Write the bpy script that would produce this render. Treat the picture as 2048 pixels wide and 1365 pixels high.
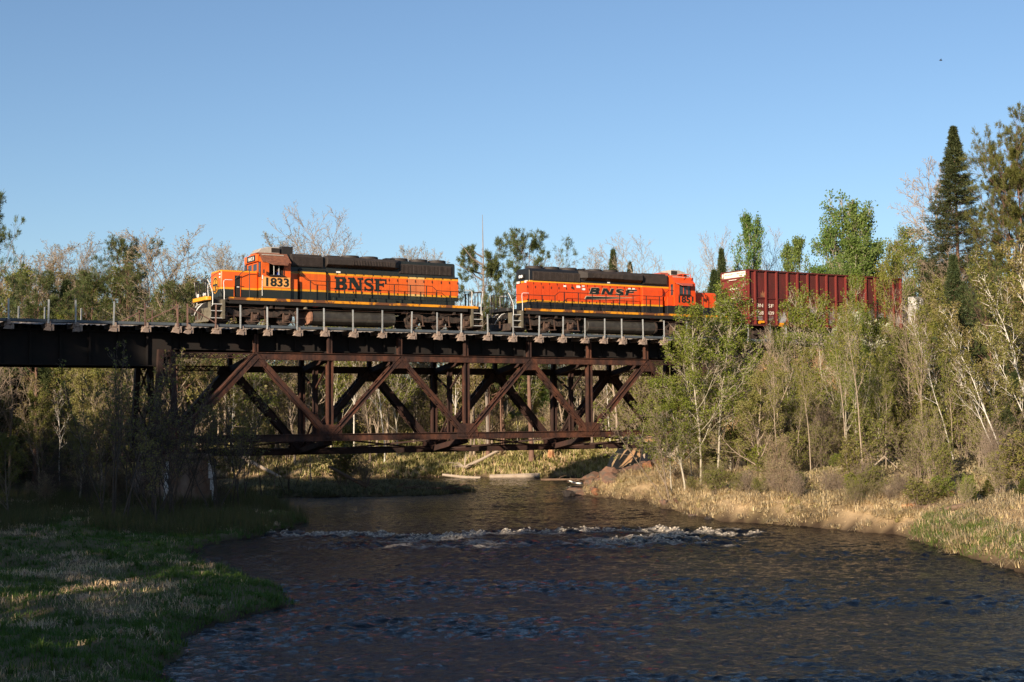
import bpy, math, random
import numpy as np
from mathutils import Vector, Matrix

for _o in list(bpy.data.objects):
    bpy.data.objects.remove(_o, do_unlink=True)
SC = bpy.context.scene
COL = SC.collection
R = math.radians
PI = math.pi

# ------------------------------------------------------------------ camera
F_PX, CAM_H = 2850.0, 5.36
PITCH, ROLL = math.atan(149.5 / F_PX), 0.006
r0 = Vector((1, 0, 0)); u0 = Vector((0, -math.sin(PITCH), math.cos(PITCH)))
fw = Vector((0, math.cos(PITCH), math.sin(PITCH)))
cr = r0 * math.cos(ROLL) - u0 * math.sin(ROLL)
cu = r0 * math.sin(ROLL) + u0 * math.cos(ROLL)
cam = bpy.data.cameras.new("camera")
cam.sensor_width = 36.0
cam.lens = 36.0 * F_PX / 2048.0
cam.clip_start, cam.clip_end = 0.5, 3000
camo = bpy.data.objects.new("camera", cam)
COL.objects.link(camo)
camo.matrix_world = Matrix(((cr.x, cu.x, -fw.x, 0), (cr.y, cu.y, -fw.y, 0), (cr.z, cu.z, -fw.z, CAM_H), (0, 0, 0, 1)))
SC.camera = camo

# ------------------------------------------------------------------ light
SUN_AZ, SUN_EL = 30.0, 17.0          # light travels 30 deg right of straight ahead
world = bpy.data.worlds.new("World"); SC.world = world
world.use_nodes = True
wn = world.node_tree; wn.nodes.clear()
sky = wn.nodes.new("ShaderNodeTexSky"); sky.sky_type = 'NISHITA'; sky.sun_disc = False
sky.sun_elevation = R(SUN_EL)
sky.sun_rotation = R(180 + SUN_AZ)
sky.altitude = 300; sky.air_density = 0.92; sky.dust_density = 0.9; sky.ozone_density = 2.8
bg = wn.nodes.new("ShaderNodeBackground"); bg.inputs[1].default_value = 0.0795
wo = wn.nodes.new("ShaderNodeOutputWorld")
wn.links.new(sky.outputs[0], bg.inputs[0]); wn.links.new(bg.outputs[0], wo.inputs[0])
sl = bpy.data.lights.new("sun", 'SUN'); sl.energy = 5.0; sl.angle = R(0.5); sl.color = (1.0, 0.83, 0.63)
so = bpy.data.objects.new("sun", sl); COL.objects.link(so)
ldir = Vector((math.sin(R(SUN_AZ)) * math.cos(R(SUN_EL)), math.cos(R(SUN_AZ)) * math.cos(R(SUN_EL)), -math.sin(R(SUN_EL))))
so.rotation_euler = ldir.to_track_quat('-Z', 'Y').to_euler()
so.location = (-60, -80, 60)
SC.view_settings.view_transform = 'Standard'; SC.view_settings.look = 'None'
SC.view_settings.exposure = 0.88; SC.view_settings.gamma = 1.0
SC.view_settings.use_curve_mapping = False
SC.render.engine = 'CYCLES'
SC.cycles.max_bounces = 6; SC.cycles.diffuse_bounces = 2; SC.cycles.glossy_bounces = 2
SC.cycles.transmission_bounces = 3; SC.cycles.transparent_max_bounces = 6
SC.cycles.caustics_reflective = False; SC.cycles.caustics_refractive = False

# ------------------------------------------------------------------ materials
def _nt(name):
    m = bpy.data.materials.new(name); m.use_nodes = True
    nt = m.node_tree; b = nt.nodes["Principled BSDF"]
    return m, nt, b

def _noise(nt, scale, detail=3.0, rough=0.6, stretch=None, coord='Object'):
    tc = nt.nodes.new("ShaderNodeTexCoord")
    n = nt.nodes.new("ShaderNodeTexNoise"); n.inputs["Scale"].default_value = scale
    n.inputs["Detail"].default_value = detail; n.inputs["Roughness"].default_value = rough
    if stretch:
        mp = nt.nodes.new("ShaderNodeMapping"); mp.inputs["Scale"].default_value = stretch
        nt.links.new(tc.outputs[coord], mp.inputs[0]); nt.links.new(mp.outputs[0], n.inputs["Vector"])
    else:
        nt.links.new(tc.outputs[coord], n.inputs["Vector"])
    return n.outputs["Fac"]

def _ramp(nt, fac, stops, interp='LINEAR'):
    r = nt.nodes.new("ShaderNodeValToRGB"); r.color_ramp.interpolation = interp
    e = r.color_ramp.elements
    while len(e) < len(stops): e.new(0.5)
    for i, (p, c) in enumerate(stops):
        e[i].position = p; e[i].color = (*c, 1) if len(c) == 3 else c
    nt.links.new(fac, r.inputs[0]); return r.outputs[0]

def _mix(nt, fac, a, b, blend='MIX'):
    m = nt.nodes.new("ShaderNodeMix"); m.data_type = 'RGBA'; m.blend_type = blend
    for k, v in ((0, fac), (6, a), (7, b)):
        if hasattr(v, "is_output"): nt.links.new(v, m.inputs[k])
        elif k == 0: m.inputs[0].default_value = v
        else: m.inputs[k].default_value = (*v, 1)
    return m.outputs[2]

def mat(name, col, rough=0.6, metal=0.0, var=0.2, scale=3.0, col2=None, amt=0.5, scale2=6.0, soft=0.12, bump=0.0, bscale=30.0,
        stretch=None, spec=0.4, coord='Object'):
    m, nt, b = _nt(name)
    c = _ramp(nt, _noise(nt, scale, 4, coord=coord), [(0.28, tuple(x * (1 - var) for x in col)), (0.72, tuple(min(1, x * (1 + var)) for x in col))])
    if col2:
        f = _ramp(nt, _noise(nt, scale2, 5, 0.65, stretch, coord), [(max(0, 1 - amt - soft), (0, 0, 0)), (min(1, 1 - amt + soft), (1, 1, 1))])
        c = _mix(nt, f, c, col2)
    nt.links.new(c, b.inputs["Base Color"])
    b.inputs["Roughness"].default_value = rough; b.inputs["Metallic"].default_value = metal
    b.inputs["Specular IOR Level"].default_value = spec
    if bump:
        bm = nt.nodes.new("ShaderNodeBump"); bm.inputs["Strength"].default_value = bump; bm.inputs["Distance"].default_value = 0.05
        nt.links.new(_noise(nt, bscale, 4, coord=coord), bm.inputs["Height"]); nt.links.new(bm.outputs[0], b.inputs["Normal"])
    return m

def paint(name, stops, grime=(0.05, 0.03, 0.02), gamt=0.50, rough=0.46, hi=5.0, fade=None):
    """painted stripes by height above the rail (constant bands) under streaky dirt"""
    m, nt, b = _nt(name)
    tc = nt.nodes.new("ShaderNodeTexCoord"); sp = nt.nodes.new("ShaderNodeSeparateXYZ")
    nt.links.new(tc.outputs["Object"], sp.inputs[0])
    dv = nt.nodes.new("ShaderNodeMath"); dv.operation = 'DIVIDE'; dv.inputs[1].default_value = hi
    nt.links.new(sp.outputs[2], dv.inputs[0])
    c = _ramp(nt, dv.outputs[0], [(p / hi, col) for p, col in stops], 'CONSTANT')
    v = _ramp(nt, _noise(nt, 1.6, 4), [(0.3, (0.80, 0.80, 0.80)), (0.7, (1.0, 1.0, 1.0))])
    c = _mix(nt, 1.0, c, v, 'MULTIPLY')
    f = _ramp(nt, _noise(nt, 2.2, 5, 0.7, (1.6, 1.6, 0.22)), [(1 - gamt, (0, 0, 0)), (1.0, (0.75, 0.75, 0.75))])
    c = _mix(nt, f, c, grime)
    if fade: c = _mix(nt, fade[0], c, fade[1])
    nt.links.new(c, b.inputs["Base Color"]); b.inputs["Roughness"].default_value = rough
    return m

def leafmat(name, cols, trans=0.35, rough=0.55):
    m, nt, b = _nt(name)
    g = nt.nodes.new("ShaderNodeNewGeometry"); oi = nt.nodes.new("ShaderNodeObjectInfo")
    n = len(cols)
    c = _ramp(nt, g.outputs["Random Per Island"], [(i / max(1, n - 1), col) for i, col in enumerate(cols)])
    hs = nt.nodes.new("ShaderNodeHueSaturation")
    ma = nt.nodes.new("ShaderNodeMapRange"); ma.inputs["To Min"].default_value = 0.485; ma.inputs["To Max"].default_value = 0.515
    nt.links.new(oi.outputs["Random"], ma.inputs[0]); nt.links.new(ma.outputs[0], hs.inputs["Hue"])
    mv = nt.nodes.new("ShaderNodeMapRange"); mv.inputs["To Min"].default_value = 0.78; mv.inputs["To Max"].default_value = 1.22
    nt.links.new(_noise(nt, 0.5, 2), mv.inputs[0]); nt.links.new(mv.outputs[0], hs.inputs["Value"])
    nt.links.new(c, hs.inputs["Color"])
    nt.links.new(hs.outputs[0], b.inputs["Base Color"]); b.inputs["Roughness"].default_value = rough
    b.inputs["Specular IOR Level"].default_value = 0.25
    tr = nt.nodes.new("ShaderNodeBsdfTranslucent"); nt.links.new(hs.outputs[0], tr.inputs[0])
    mx = nt.nodes.new("ShaderNodeMixShader"); mx.inputs[0].default_value = trans
    out = nt.nodes["Material Output"]
    nt.links.new(b.outputs[0], mx.inputs[1]); nt.links.new(tr.outputs[0], mx.inputs[2]); nt.links.new(mx.outputs[0], out.inputs[0])
    return m

M = {}
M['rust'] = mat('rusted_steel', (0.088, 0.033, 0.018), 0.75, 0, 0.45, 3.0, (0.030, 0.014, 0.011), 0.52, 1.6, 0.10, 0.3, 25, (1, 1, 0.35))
M['rust_shaded'] = mat('shaded_rusted_steel', (0.026, 0.014, 0.011), 0.8, 0, 0.3, 2.0, (0.055, 0.022, 0.015), 0.45, 1.0, 0.2, 0.2, 25)  # darker copy of rust; shade on far and inner steel put into colour
M['girder'] = mat('blackened_girder_steel', (0.008, 0.0068, 0.0064), 0.92, 0, 0.3, 1.5, (0.017, 0.010, 0.008), 0.45, 1.2, 0.2)
M['galv'] = mat('galvanised_steel', (0.42, 0.43, 0.42), 0.5, 0.25, 0.15, 5, (0.25, 0.2, 0.16), 0.38, 9)
M['rustpost'] = mat('brown_rusty_steel', (0.16, 0.09, 0.07), 0.8, 0, 0.3, 6)
M['edge'] = mat('grey_walkway_steel', (0.085, 0.10, 0.115), 0.55, 0.2, 0.2, 2)
M['timber'] = mat('weathered_tie_timber', (0.20, 0.14, 0.11), 0.85, 0, 0.4, 7, (0.32, 0.25, 0.205), 0.5, 4, 0.15, 0.4, 30, (1, 1, 4))
M['tie'] = mat('dark_tie_timber', (0.018, 0.015, 0.013), 0.9, 0, 0.3, 5)
M['railsteel'] = mat('rail_steel', (0.10, 0.07, 0.055), 0.5, 0.5, 0.2, 5)
M['ballast'] = mat('ballast_stone', (0.22, 0.19, 0.16), 0.9, 0, 0.5, 14, (0.38, 0.33, 0.28), 0.5, 20)
M['concrete'] = mat('stained_concrete', (0.25, 0.185, 0.14), 0.85, 0, 0.3, 1.2, (0.12, 0.065, 0.038), 0.5, 0.9, 0.15, 0.3, 12, (1, 1, 0.4))
M['lime'] = mat('white_lime_stain', (0.5, 0.48, 0.45), 0.9, 0, 0.3, 8)
M['concrete2'] = mat('pale_concrete', (0.36, 0.29, 0.23), 0.85, 0, 0.25, 1.5, (0.2, 0.13, 0.09), 0.42, 1.3, 0.15, 0.3, 12)
OR1, YE, DG = (0.72, 0.118, 0.012), (0.70, 0.31, 0.012), (0.016, 0.020, 0.017)
OR2, BK = (0.66, 0.068, 0.008), (0.012, 0.012, 0.013)
M['hood1'] = paint('heritage_orange_green_stripes', [(0, DG), (2.16, YE), (2.27, OR1), (3.25, YE), (3.37, DG)])
M['cab1'] = paint('heritage_orange_cab', [(0, DG), (2.12, YE), (2.24, OR1)])
M['nose1'] = paint('heritage_orange_nose', [(0, DG), (2.12, YE), (2.24, OR1), (3.17, YE), (3.27, DG)], gamt=0.3)
M['num1'] = mat('faded_number_panel', (0.66, 0.25, 0.055), 0.5, 0, 0.2, 1.5, (0.74, 0.36, 0.11), 0.55, 1.8)
M['orange1'] = mat('heritage_orange', OR1, 0.42, 0, 0.12, 2)
M['faded1'] = paint('sun_faded_door_stripes', [(0, (0.03, 0.035, 0.025)), (2.16, (0.75, 0.50, 0.16)), (2.27, (0.60, 0.17, 0.055)), (3.25, (0.75, 0.50, 0.16)), (3.37, (0.03, 0.035, 0.025))])
M['hood2'] = paint('orange_black_stripes', [(0, BK), (2.11, YE), (2.24, OR2), (3.44, YE), (3.57, BK)], gamt=0.28)
M['cab2'] = paint('orange_black_cab', [(0, BK), (2.2, OR2)], gamt=0.28)
M['orange2'] = mat('orange_red_paint', OR2, 0.42, 0, 0.12, 2)
M['visor1'] = mat('rusty_sunshade_paint', (0.22, 0.085, 0.045), 0.7, 0, 0.3, 4, (0.13, 0.05, 0.03), 0.45, 5)
M['visor2'] = mat('faded_red_sunshade', (0.38, 0.085, 0.055), 0.5, 0, 0.12, 4)
M['black'] = mat('grimy_black_paint', (0.018, 0.016, 0.015), 0.6, 0, 0.3, 4)
M['shutter'] = mat('brown_grey_shutters', (0.050, 0.038, 0.033), 0.6, 0, 0.25, 3)
M['soot'] = mat('sooty_brown_black', (0.030, 0.023, 0.020), 0.7, 0, 0.3, 3)
M['greendk'] = mat('dark_green_black_paint', DG, 0.5, 0, 0.2, 3)
M['under'] = mat('greasy_underframe', (0.014, 0.012, 0.011), 0.75, 0, 0.3, 4)
M['truck'] = mat('dusty_truck_steel', (0.034, 0.025, 0.020), 0.8, 0, 0.35, 5, (0.065, 0.038, 0.028), 0.42, 5)
M['trucklite'] = mat('rusty_brake_gear', (0.085, 0.05, 0.036), 0.8, 0, 0.3, 9)
M['tank'] = mat('oily_fuel_tank', (0.050, 0.046, 0.038), 0.55, 0, 0.3, 2, (0.025, 0.022, 0.02), 0.5, 1.5)
M['tankend'] = mat('rust_brown_tank_end', (0.24, 0.12, 0.075), 0.8, 0, 0.2, 6)
M['olive'] = mat('olive_grey_steel', (0.12, 0.105, 0.075), 0.7, 0, 0.25, 6)
M['yellow'] = mat('safety_yellow', (0.72, 0.30, 0.012), 0.5, 0, 0.12, 3, (0.35, 0.10, 0.02), 0.33, 5)
M['sill'] = mat('patchy_yellow_sill', (0.68, 0.27, 0.012), 0.5, 0, 0.12, 3, (0.14, 0.055, 0.022), 0.50, 0.85, 0.03)
M['white'] = mat('white_paint', (0.75, 0.74, 0.70), 0.5, 0, 0.08, 4)
M['silver'] = mat('bright_grab_iron', (0.62, 0.61, 0.58), 0.45, 0.2, 0.1, 4)
M['acgrey'] = mat('bare_roof_unit_metal', (0.42, 0.38, 0.33), 0.5, 0.2, 0.15, 3)
M['glass'] = mat('dark_window_glass', (0.03, 0.035, 0.04), 0.08, 0, 0.1, 2, spec=0.8)
M['lens'] = mat('headlight_lens', (0.7, 0.7, 0.68), 0.15, 0, 0.05, 4, spec=0.8)
M['letter'] = mat('black_green_lettering', (0.013, 0.017, 0.015), 0.45, 0, 0.1, 3)
M['cream'] = mat('cream_outline', (0.50, 0.40, 0.27), 0.5, 0, 0.05, 3)
M['red'] = mat('red_paint', (0.5, 0.03, 0.02), 0.5, 0, 0.1, 3)
M['gond'] = mat('oxide_red_paint', (0.105, 0.017, 0.015), 0.6, 0, 0.25, 1.2, (0.065, 0.018, 0.015), 0.5, 1.6, 0.15, 0, 30, (1.5, 1.5, 0.3))
M['gondlit'] = mat('sunlit_oxide_red_paint', (0.150, 0.025, 0.020), 0.55, 0, 0.12, 1.2)  # lighter copy of gond: sun on the end and ribs put into colour
M['panel'] = mat('cream_end_panel', (0.74, 0.66, 0.55), 0.6, 0, 0.08, 2)
M['graff'] = mat('pale_graffiti', (0.30, 0.30, 0.31), 0.6, 0, 0.35, 2.5, (0.13, 0.06, 0.055), 0.5, 1.6)
M['greycar'] = mat('grey_car_paint', (0.30, 0.29, 0.28), 0.6, 0, 0.15, 2, (0.6, 0.58, 0.55), 0.4, 1.0)
M['logw'] = mat('bleached_driftwood', (0.40, 0.33, 0.26), 0.8, 0, 0.25, 3, (0.22, 0.16, 0.11), 0.45, 3, 0.2, 0.4, 20)
M['logb'] = mat('brown_dead_wood', (0.14, 0.09, 0.06), 0.85, 0, 0.3, 3, bump=0.4, bscale=20)
M['logr'] = mat('orange_split_wood', (0.26, 0.11, 0.045), 0.8, 0, 0.3, 3, (0.42, 0.26, 0.13), 0.45, 3)
M['rock'] = mat('reddish_boulder', (0.16, 0.085, 0.055), 0.9, 0, 0.35, 2.5, (0.085, 0.065, 0.05), 0.5, 1.6, 0.1, 0.6, 7)
M['rockd'] = mat('dark_wet_boulder', (0.035, 0.028, 0.024), 0.6, 0, 0.3, 2, bump=0.5, bscale=6)
M['rocko'] = mat('orange_boulder', (0.25, 0.105, 0.05), 0.9, 0, 0.35, 2.5, (0.10, 0.06, 0.04), 0.45, 1.6, 0.1, 0.6, 7)
M['skin'] = mat('skin', (0.42, 0.22, 0.15), 0.6, 0, 0.05, 3)
M['blue'] = mat('blue_shirt', (0.03, 0.06, 0.28), 0.8, 0, 0.1, 6)
M['barkdark'] = mat('dark_bark', (0.075, 0.058, 0.045), 0.9, 0, 0.3, 2)  # darker bark tone for the left bank saplings and bushes
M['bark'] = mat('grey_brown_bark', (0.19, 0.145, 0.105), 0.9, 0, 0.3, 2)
M['barkpale'] = mat('pale_tan_bark', (0.30, 0.235, 0.175), 0.85, 0, 0.3, 2)
M['barkpop'] = mat('poplar_bark', (0.36, 0.32, 0.25), 0.8, 0, 0.25, 2, (0.12, 0.10, 0.08), 0.35, 3, 0.06)
M['birch'] = mat('white_birch_bark', (0.58, 0.54, 0.48), 0.7, 0, 0.15, 2, (0.08, 0.065, 0.055), 0.36, 4, 0.04, 0, 30, (0.6, 0.6, 3.0))
M['barkred'] = mat('pine_bark', (0.15, 0.085, 0.06), 0.9, 0, 0.3, 3)
M['twig'] = mat('bare_twig', (0.25, 0.19, 0.14), 0.85, 0, 0.2, 1)
M['twigred'] = mat('reddish_twig', (0.235, 0.168, 0.11), 0.85, 0, 0.2, 1)
M['twiggrey'] = mat('silver_grey_twig', (0.33, 0.26, 0.19), 0.85, 0, 0.2, 1)
M['snag'] = mat('weathered_snag', (0.20, 0.165, 0.14), 0.85, 0, 0.25, 2)
M['lfpop'] = leafmat('fresh_poplar_leaf', [(0.150, 0.185, 0.026), (0.210, 0.245, 0.036), (0.270, 0.290, 0.058)], 0.48)
M['lfbright'] = leafmat('bright_green_leaf', [(0.100, 0.160, 0.032), (0.145, 0.215, 0.048), (0.190, 0.255, 0.070)], 0.42)
M['lfbud'] = leafmat('budding_leaf', [(0.19, 0.155, 0.055), (0.235, 0.215, 0.062), (0.28, 0.235, 0.095)], 0.35)
M['lfolive'] = leafmat('olive_new_leaf', [(0.140, 0.135, 0.030), (0.180, 0.188, 0.040), (0.225, 0.205, 0.060)], 0.38)
M['lfbrown'] = leafmat('brown_catkin_bud', [(0.24, 0.20, 0.11), (0.30, 0.255, 0.15), (0.25, 0.235, 0.10)], 0.3)
M['lfspring'] = leafmat('yellow_green_spring_leaf', [(0.175, 0.185, 0.026), (0.225, 0.235, 0.036), (0.27, 0.26, 0.055), (0.20, 0.225, 0.040)], 0.48)
M['lfwhite'] = leafmat('white_blossom', [(0.55, 0.55, 0.42), (0.68, 0.66, 0.55), (0.40, 0.44, 0.26)], 0.3)
M['ndl'] = leafmat('pine_needle', [(0.050, 0.070, 0.022), (0.080, 0.105, 0.032), (0.115, 0.135, 0.042)], 0.2)
M['ndlo'] = leafmat('olive_pine_needle', [(0.070, 0.075, 0.018), (0.095, 0.105, 0.024), (0.120, 0.120, 0.030)], 0.18)
M['ndls'] = leafmat('spruce_needle', [(0.030, 0.048, 0.020), (0.048, 0.066, 0.024), (0.070, 0.080, 0.028)], 0.12)
M['grassg'] = leafmat('green_grass', [(0.055, 0.105, 0.016), (0.085, 0.150, 0.024), (0.13, 0.18, 0.04)], 0.35)
M['grassd'] = leafmat('dry_straw_grass', [(0.64, 0.45, 0.26), (0.76, 0.60, 0.40), (0.52, 0.34, 0.19), (0.68, 0.54, 0.32)], 0.22)
M['grassm'] = leafmat('mixed_spring_grass', [(0.26, 0.27, 0.07), (0.50, 0.38, 0.19), (0.33, 0.32, 0.09), (0.62, 0.48, 0.27)], 0.28)
M['reed'] = leafmat('marsh_reed', [(0.07, 0.085, 0.025), (0.11, 0.105, 0.04), (0.13, 0.10, 0.05)], 0.3)
# ------------------------------------------------------------------ mesh helpers
class MB:
    def __init__(s): s.v = []; s.f = []; s.mi = []; s.m = 0
    def _add(s, vs, fs):
        o = len(s.v); s.v += [tuple(p) for p in vs]
        s.f += [tuple(o + i for i in f) for f in fs]; s.mi += [s.m] * len(fs); return s
    def box(s, x0, x1, y0, y1, z0, z1):
        x0, x1 = min(x0, x1), max(x0, x1)
        vs = [(x, y, z) for z in (z0, z1) for y in (y0, y1) for x in (x0, x1)]
        return s._add(vs, [(0, 2, 3, 1), (4, 5, 7, 6), (0, 1, 5, 4), (2, 6, 7, 3), (0, 4, 6, 2), (1, 3, 7, 5)])
    def bar(s, a, b, w, h, up=(0, 1, 0)):
        """rectangular bar a->b, w across (side), h along up"""
        a = Vector(a); b = Vector(b); d = (b - a).normalized(); up = Vector(up)
        up = (up - d * up.dot(d)).normalized(); sd = d.cross(up)
        vs = [p + sd * (i * w / 2) + up * (j * h / 2) for p in (a, b) for i, j in ((-1, -1), (1, -1), (1, 1), (-1, 1))]
        return s._add(vs, [(3, 2, 1, 0), (4, 5, 6, 7), (0, 1, 5, 4), (1, 2, 6, 5), (2, 3, 7, 6), (3, 0, 4, 7)])
    def tube(s, pts, r, n=6, r1=None):
        pts = [Vector(p) for p in pts]; k = len(pts)
        ref = Vector((0.31, 0.52, 0.79)); vs = []
        for i, p in enumerate(pts):
            d = (pts[min(i + 1, k - 1)] - pts[max(i - 1, 0)]).normalized()
            a = d.cross(ref)
            if a.length < 0.05: a = d.cross(Vector((1, 0, 0)))
            a.normalize(); b = d.cross(a)
            rr = r if r1 is None else r + (r1 - r) * i / (k - 1)
            vs += [p + (a * math.cos(2 * PI * j / n) + b * math.sin(2 * PI * j / n)) * rr for j in range(n)]
        fs = [(i * n + j, i * n + (j + 1) % n, (i + 1) * n + (j + 1) % n, (i + 1) * n + j) for i in range(k - 1) for j in range(n)]
        fs += [tuple(range(n))[::-1], tuple((k - 1) * n + j for j in range(n))]
        return s._add(vs, fs)
    def prism(s, prof, x0, x1, axis='x'):
        """profile polygon extruded along an axis; profile pairs are the two other axes in order"""
        x0, x1 = min(x0, x1), max(x0, x1); n = len(prof)
        def P(t, a, b): return (t, a, b) if axis == 'x' else ((a, t, b) if axis == 'y' else (a, b, t))
        vs = [P(x0, a, b) for a, b in prof] + [P(x1, a, b) for a, b in prof]
        fs = [(i, (i + 1) % n, n + (i + 1) % n, n + i) for i in range(n)] + [tuple(range(n))[::-1], tuple(range(n, 2 * n))]
        return s._add(vs, fs)
    def lathe(s, c, prof, n=20, axis='z'):
        """prof: (radius, t) pairs along axis about c"""
        vs = []; k = len(prof)
        for r, t in prof:
            for j in range(n):
                a = 2 * PI * j / n; p, q = r * math.cos(a), r * math.sin(a)
                vs.append((c[0] + p, c[1] + q, c[2] + t) if axis == 'z' else ((c[0] + p, c[1] + t, c[2] + q) if axis == 'y' else (c[0] + t, c[1] + p, c[2] + q)))
        fs = [(i * n + j, i * n + (j + 1) % n, (i + 1) * n + (j + 1) % n, (i + 1) * n + j) for i in range(k - 1) for j in range(n)]
        fs += [tuple(range(n))[::-1], tuple((k - 1) * n + j for j in range(n))]
        return s._add(vs, fs)
    def poly(s, vs, fs): return s._add(vs, fs)

def link(name, data, parent=None):
    o = bpy.data.objects.new(name, data); COL.objects.link(o)
    if parent: o.parent = parent
    return o

def meshof(name, mb, mats, smooth=False):
    me = bpy.data.meshes.new(name); me.from_pydata(mb.v, [], mb.f)
    for m in (mats if isinstance(mats, (list, tuple)) else [mats]): me.materials.append(M[m])
    if any(mb.mi): me.polygons.foreach_set("material_index", mb.mi)
    me.update()
    # consistent outward normals
    import bmesh
    b = bmesh.new(); b.from_mesh(me); bmesh.ops.recalc_face_normals(b, faces=b.faces); b.to_mesh(me); b.free()
    if smooth:
        me.polygons.foreach_set("use_smooth", [True] * len(me.polygons))
        me.set_sharp_from_angle(angle=R(38))
    return me

def part(name, mb, mats, parent=None, bevel=0.0, smooth=False, label=None, solid=0.0):
    o = link(name, meshof(name, mb, mats, smooth), parent)
    if solid:
        md = o.modifiers.new("solid", 'SOLIDIFY'); md.thickness = solid
    if bevel:
        md = o.modifiers.new("bevel", 'BEVEL'); md.width = bevel; md.segments = 2; md.limit_method = 'ANGLE'; md.angle_limit = R(40)
    if label: o['label'] = label
    return o

def again(o, parent, loc=None):
    c = o.copy(); COL.objects.link(c); c.parent = parent
    if loc: c.location = loc
    return c

def tag(o, label, cat, group=None):
    o['label'] = label; o['category'] = cat
    if group: o['group'] = group
    return o

def thing(name, label, cat, loc=(0, 0, 0), rz=0.0, group=None):
    o = bpy.data.objects.new(name, None); COL.objects.link(o); o.empty_display_size = 0.3
    o.location = loc; o.rotation_euler = (0, 0, rz)
    return tag(o, label, cat, group)

def np_mesh(name, V, quads=None, tris=None, mats=(), qm=None, tm=None, smooth=False):
    me = bpy.data.meshes.new(name)
    nq = 0 if quads is None else len(quads); ntr = 0 if tris is None else len(tris)
    me.vertices.add(len(V)); me.vertices.foreach_set("co", np.ascontiguousarray(V, np.float32).ravel())
    li = np.concatenate([np.asarray(a, np.int32).ravel() for a in (quads, tris) if a is not None and len(a)])
    me.loops.add(len(li)); me.loops.foreach_set("vertex_index", li)
    me.polygons.add(nq + ntr)
    st = np.concatenate([np.arange(nq) * 4, nq * 4 + np.arange(ntr) * 3]).astype(np.int32)
    me.polygons.foreach_set("loop_start", st)
    mi = np.concatenate([np.zeros(nq, np.int32) if qm is None else np.asarray(qm, np.int32), np.zeros(ntr, np.int32) if tm is None else np.asarray(tm, np.int32)])
    for m in mats: me.materials.append(M[m])
    me.polygons.foreach_set("material_index", mi)
    if smooth: me.polygons.foreach_set("use_smooth", np.ones(nq + ntr, bool))
    me.update(calc_edges=True); me.validate()
    return me

# flat lettering -------------------------------------------------
class Glyphs:
    """flat letters in the plane y = y0 (facing -y), built from ribbons; every stroke a hair prouder than the last"""
    def __init__(s, x, z, w, h, y, shear=0.0, grow=0.0):
        s.mb = MB(); s.o = (x, z, w, h); s.y = y; s.k = 0; s.sh = shear; s.g = grow
    def _p(s, p):
        x, z, w, h = s.o
        return (x + p[0] * w + s.sh * p[1] * h, z + p[1] * h)
    def quad(s, pts):
        y = s.y - 0.0012 * s.k; s.k += 1
        q = [s._p(p) for p in pts]
        if s.g:
            cx = sum(a for a, b in q) / len(q); cz = sum(b for a, b in q) / len(q)
            q = [(a + math.copysign(s.g, a - cx), b + math.copysign(s.g, b - cz)) for a, b in q]
        s.mb.prism([(a, b) for a, b in q], y, y + 0.010 + 0.0012 * s.k, 'y')
    def rect(s, a, b, c, d): s.quad([(a, c), (b, c), (b, d), (a, d)])
    def ribbon(s, pts, wd):
        """pts in glyph units (x scaled to w, z to h); wd list in metres"""
        y = s.y - 0.0012 * s.k; s.k += 1
        P = [Vector(s._p(p)) for p in pts]; n = len(P); L = []; Rr = []
        for i in range(n):
            d = (P[min(i + 1, n - 1)] - P[max(i - 1, 0)]).normalized(); nn = Vector((-d.y, d.x)); w = wd[i] / 2 + s.g
            L.append(P[i] + nn * w); Rr.append(P[i] - nn * w)
        for i in range(n - 1):
            q = [L[i], L[i + 1], Rr[i + 1], Rr[i]]
            s.mb.prism([(a.x, a.y) for a in q], y, y + 0.010, 'y')

def arc(cx, cz, rx, rz, a0, a1, n=10):
    return [(cx + rx * math.cos(R(a0 + (a1 - a0) * i / n)), cz + rz * math.sin(R(a0 + (a1 - a0) * i / n))) for i in range(n + 1)]

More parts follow.
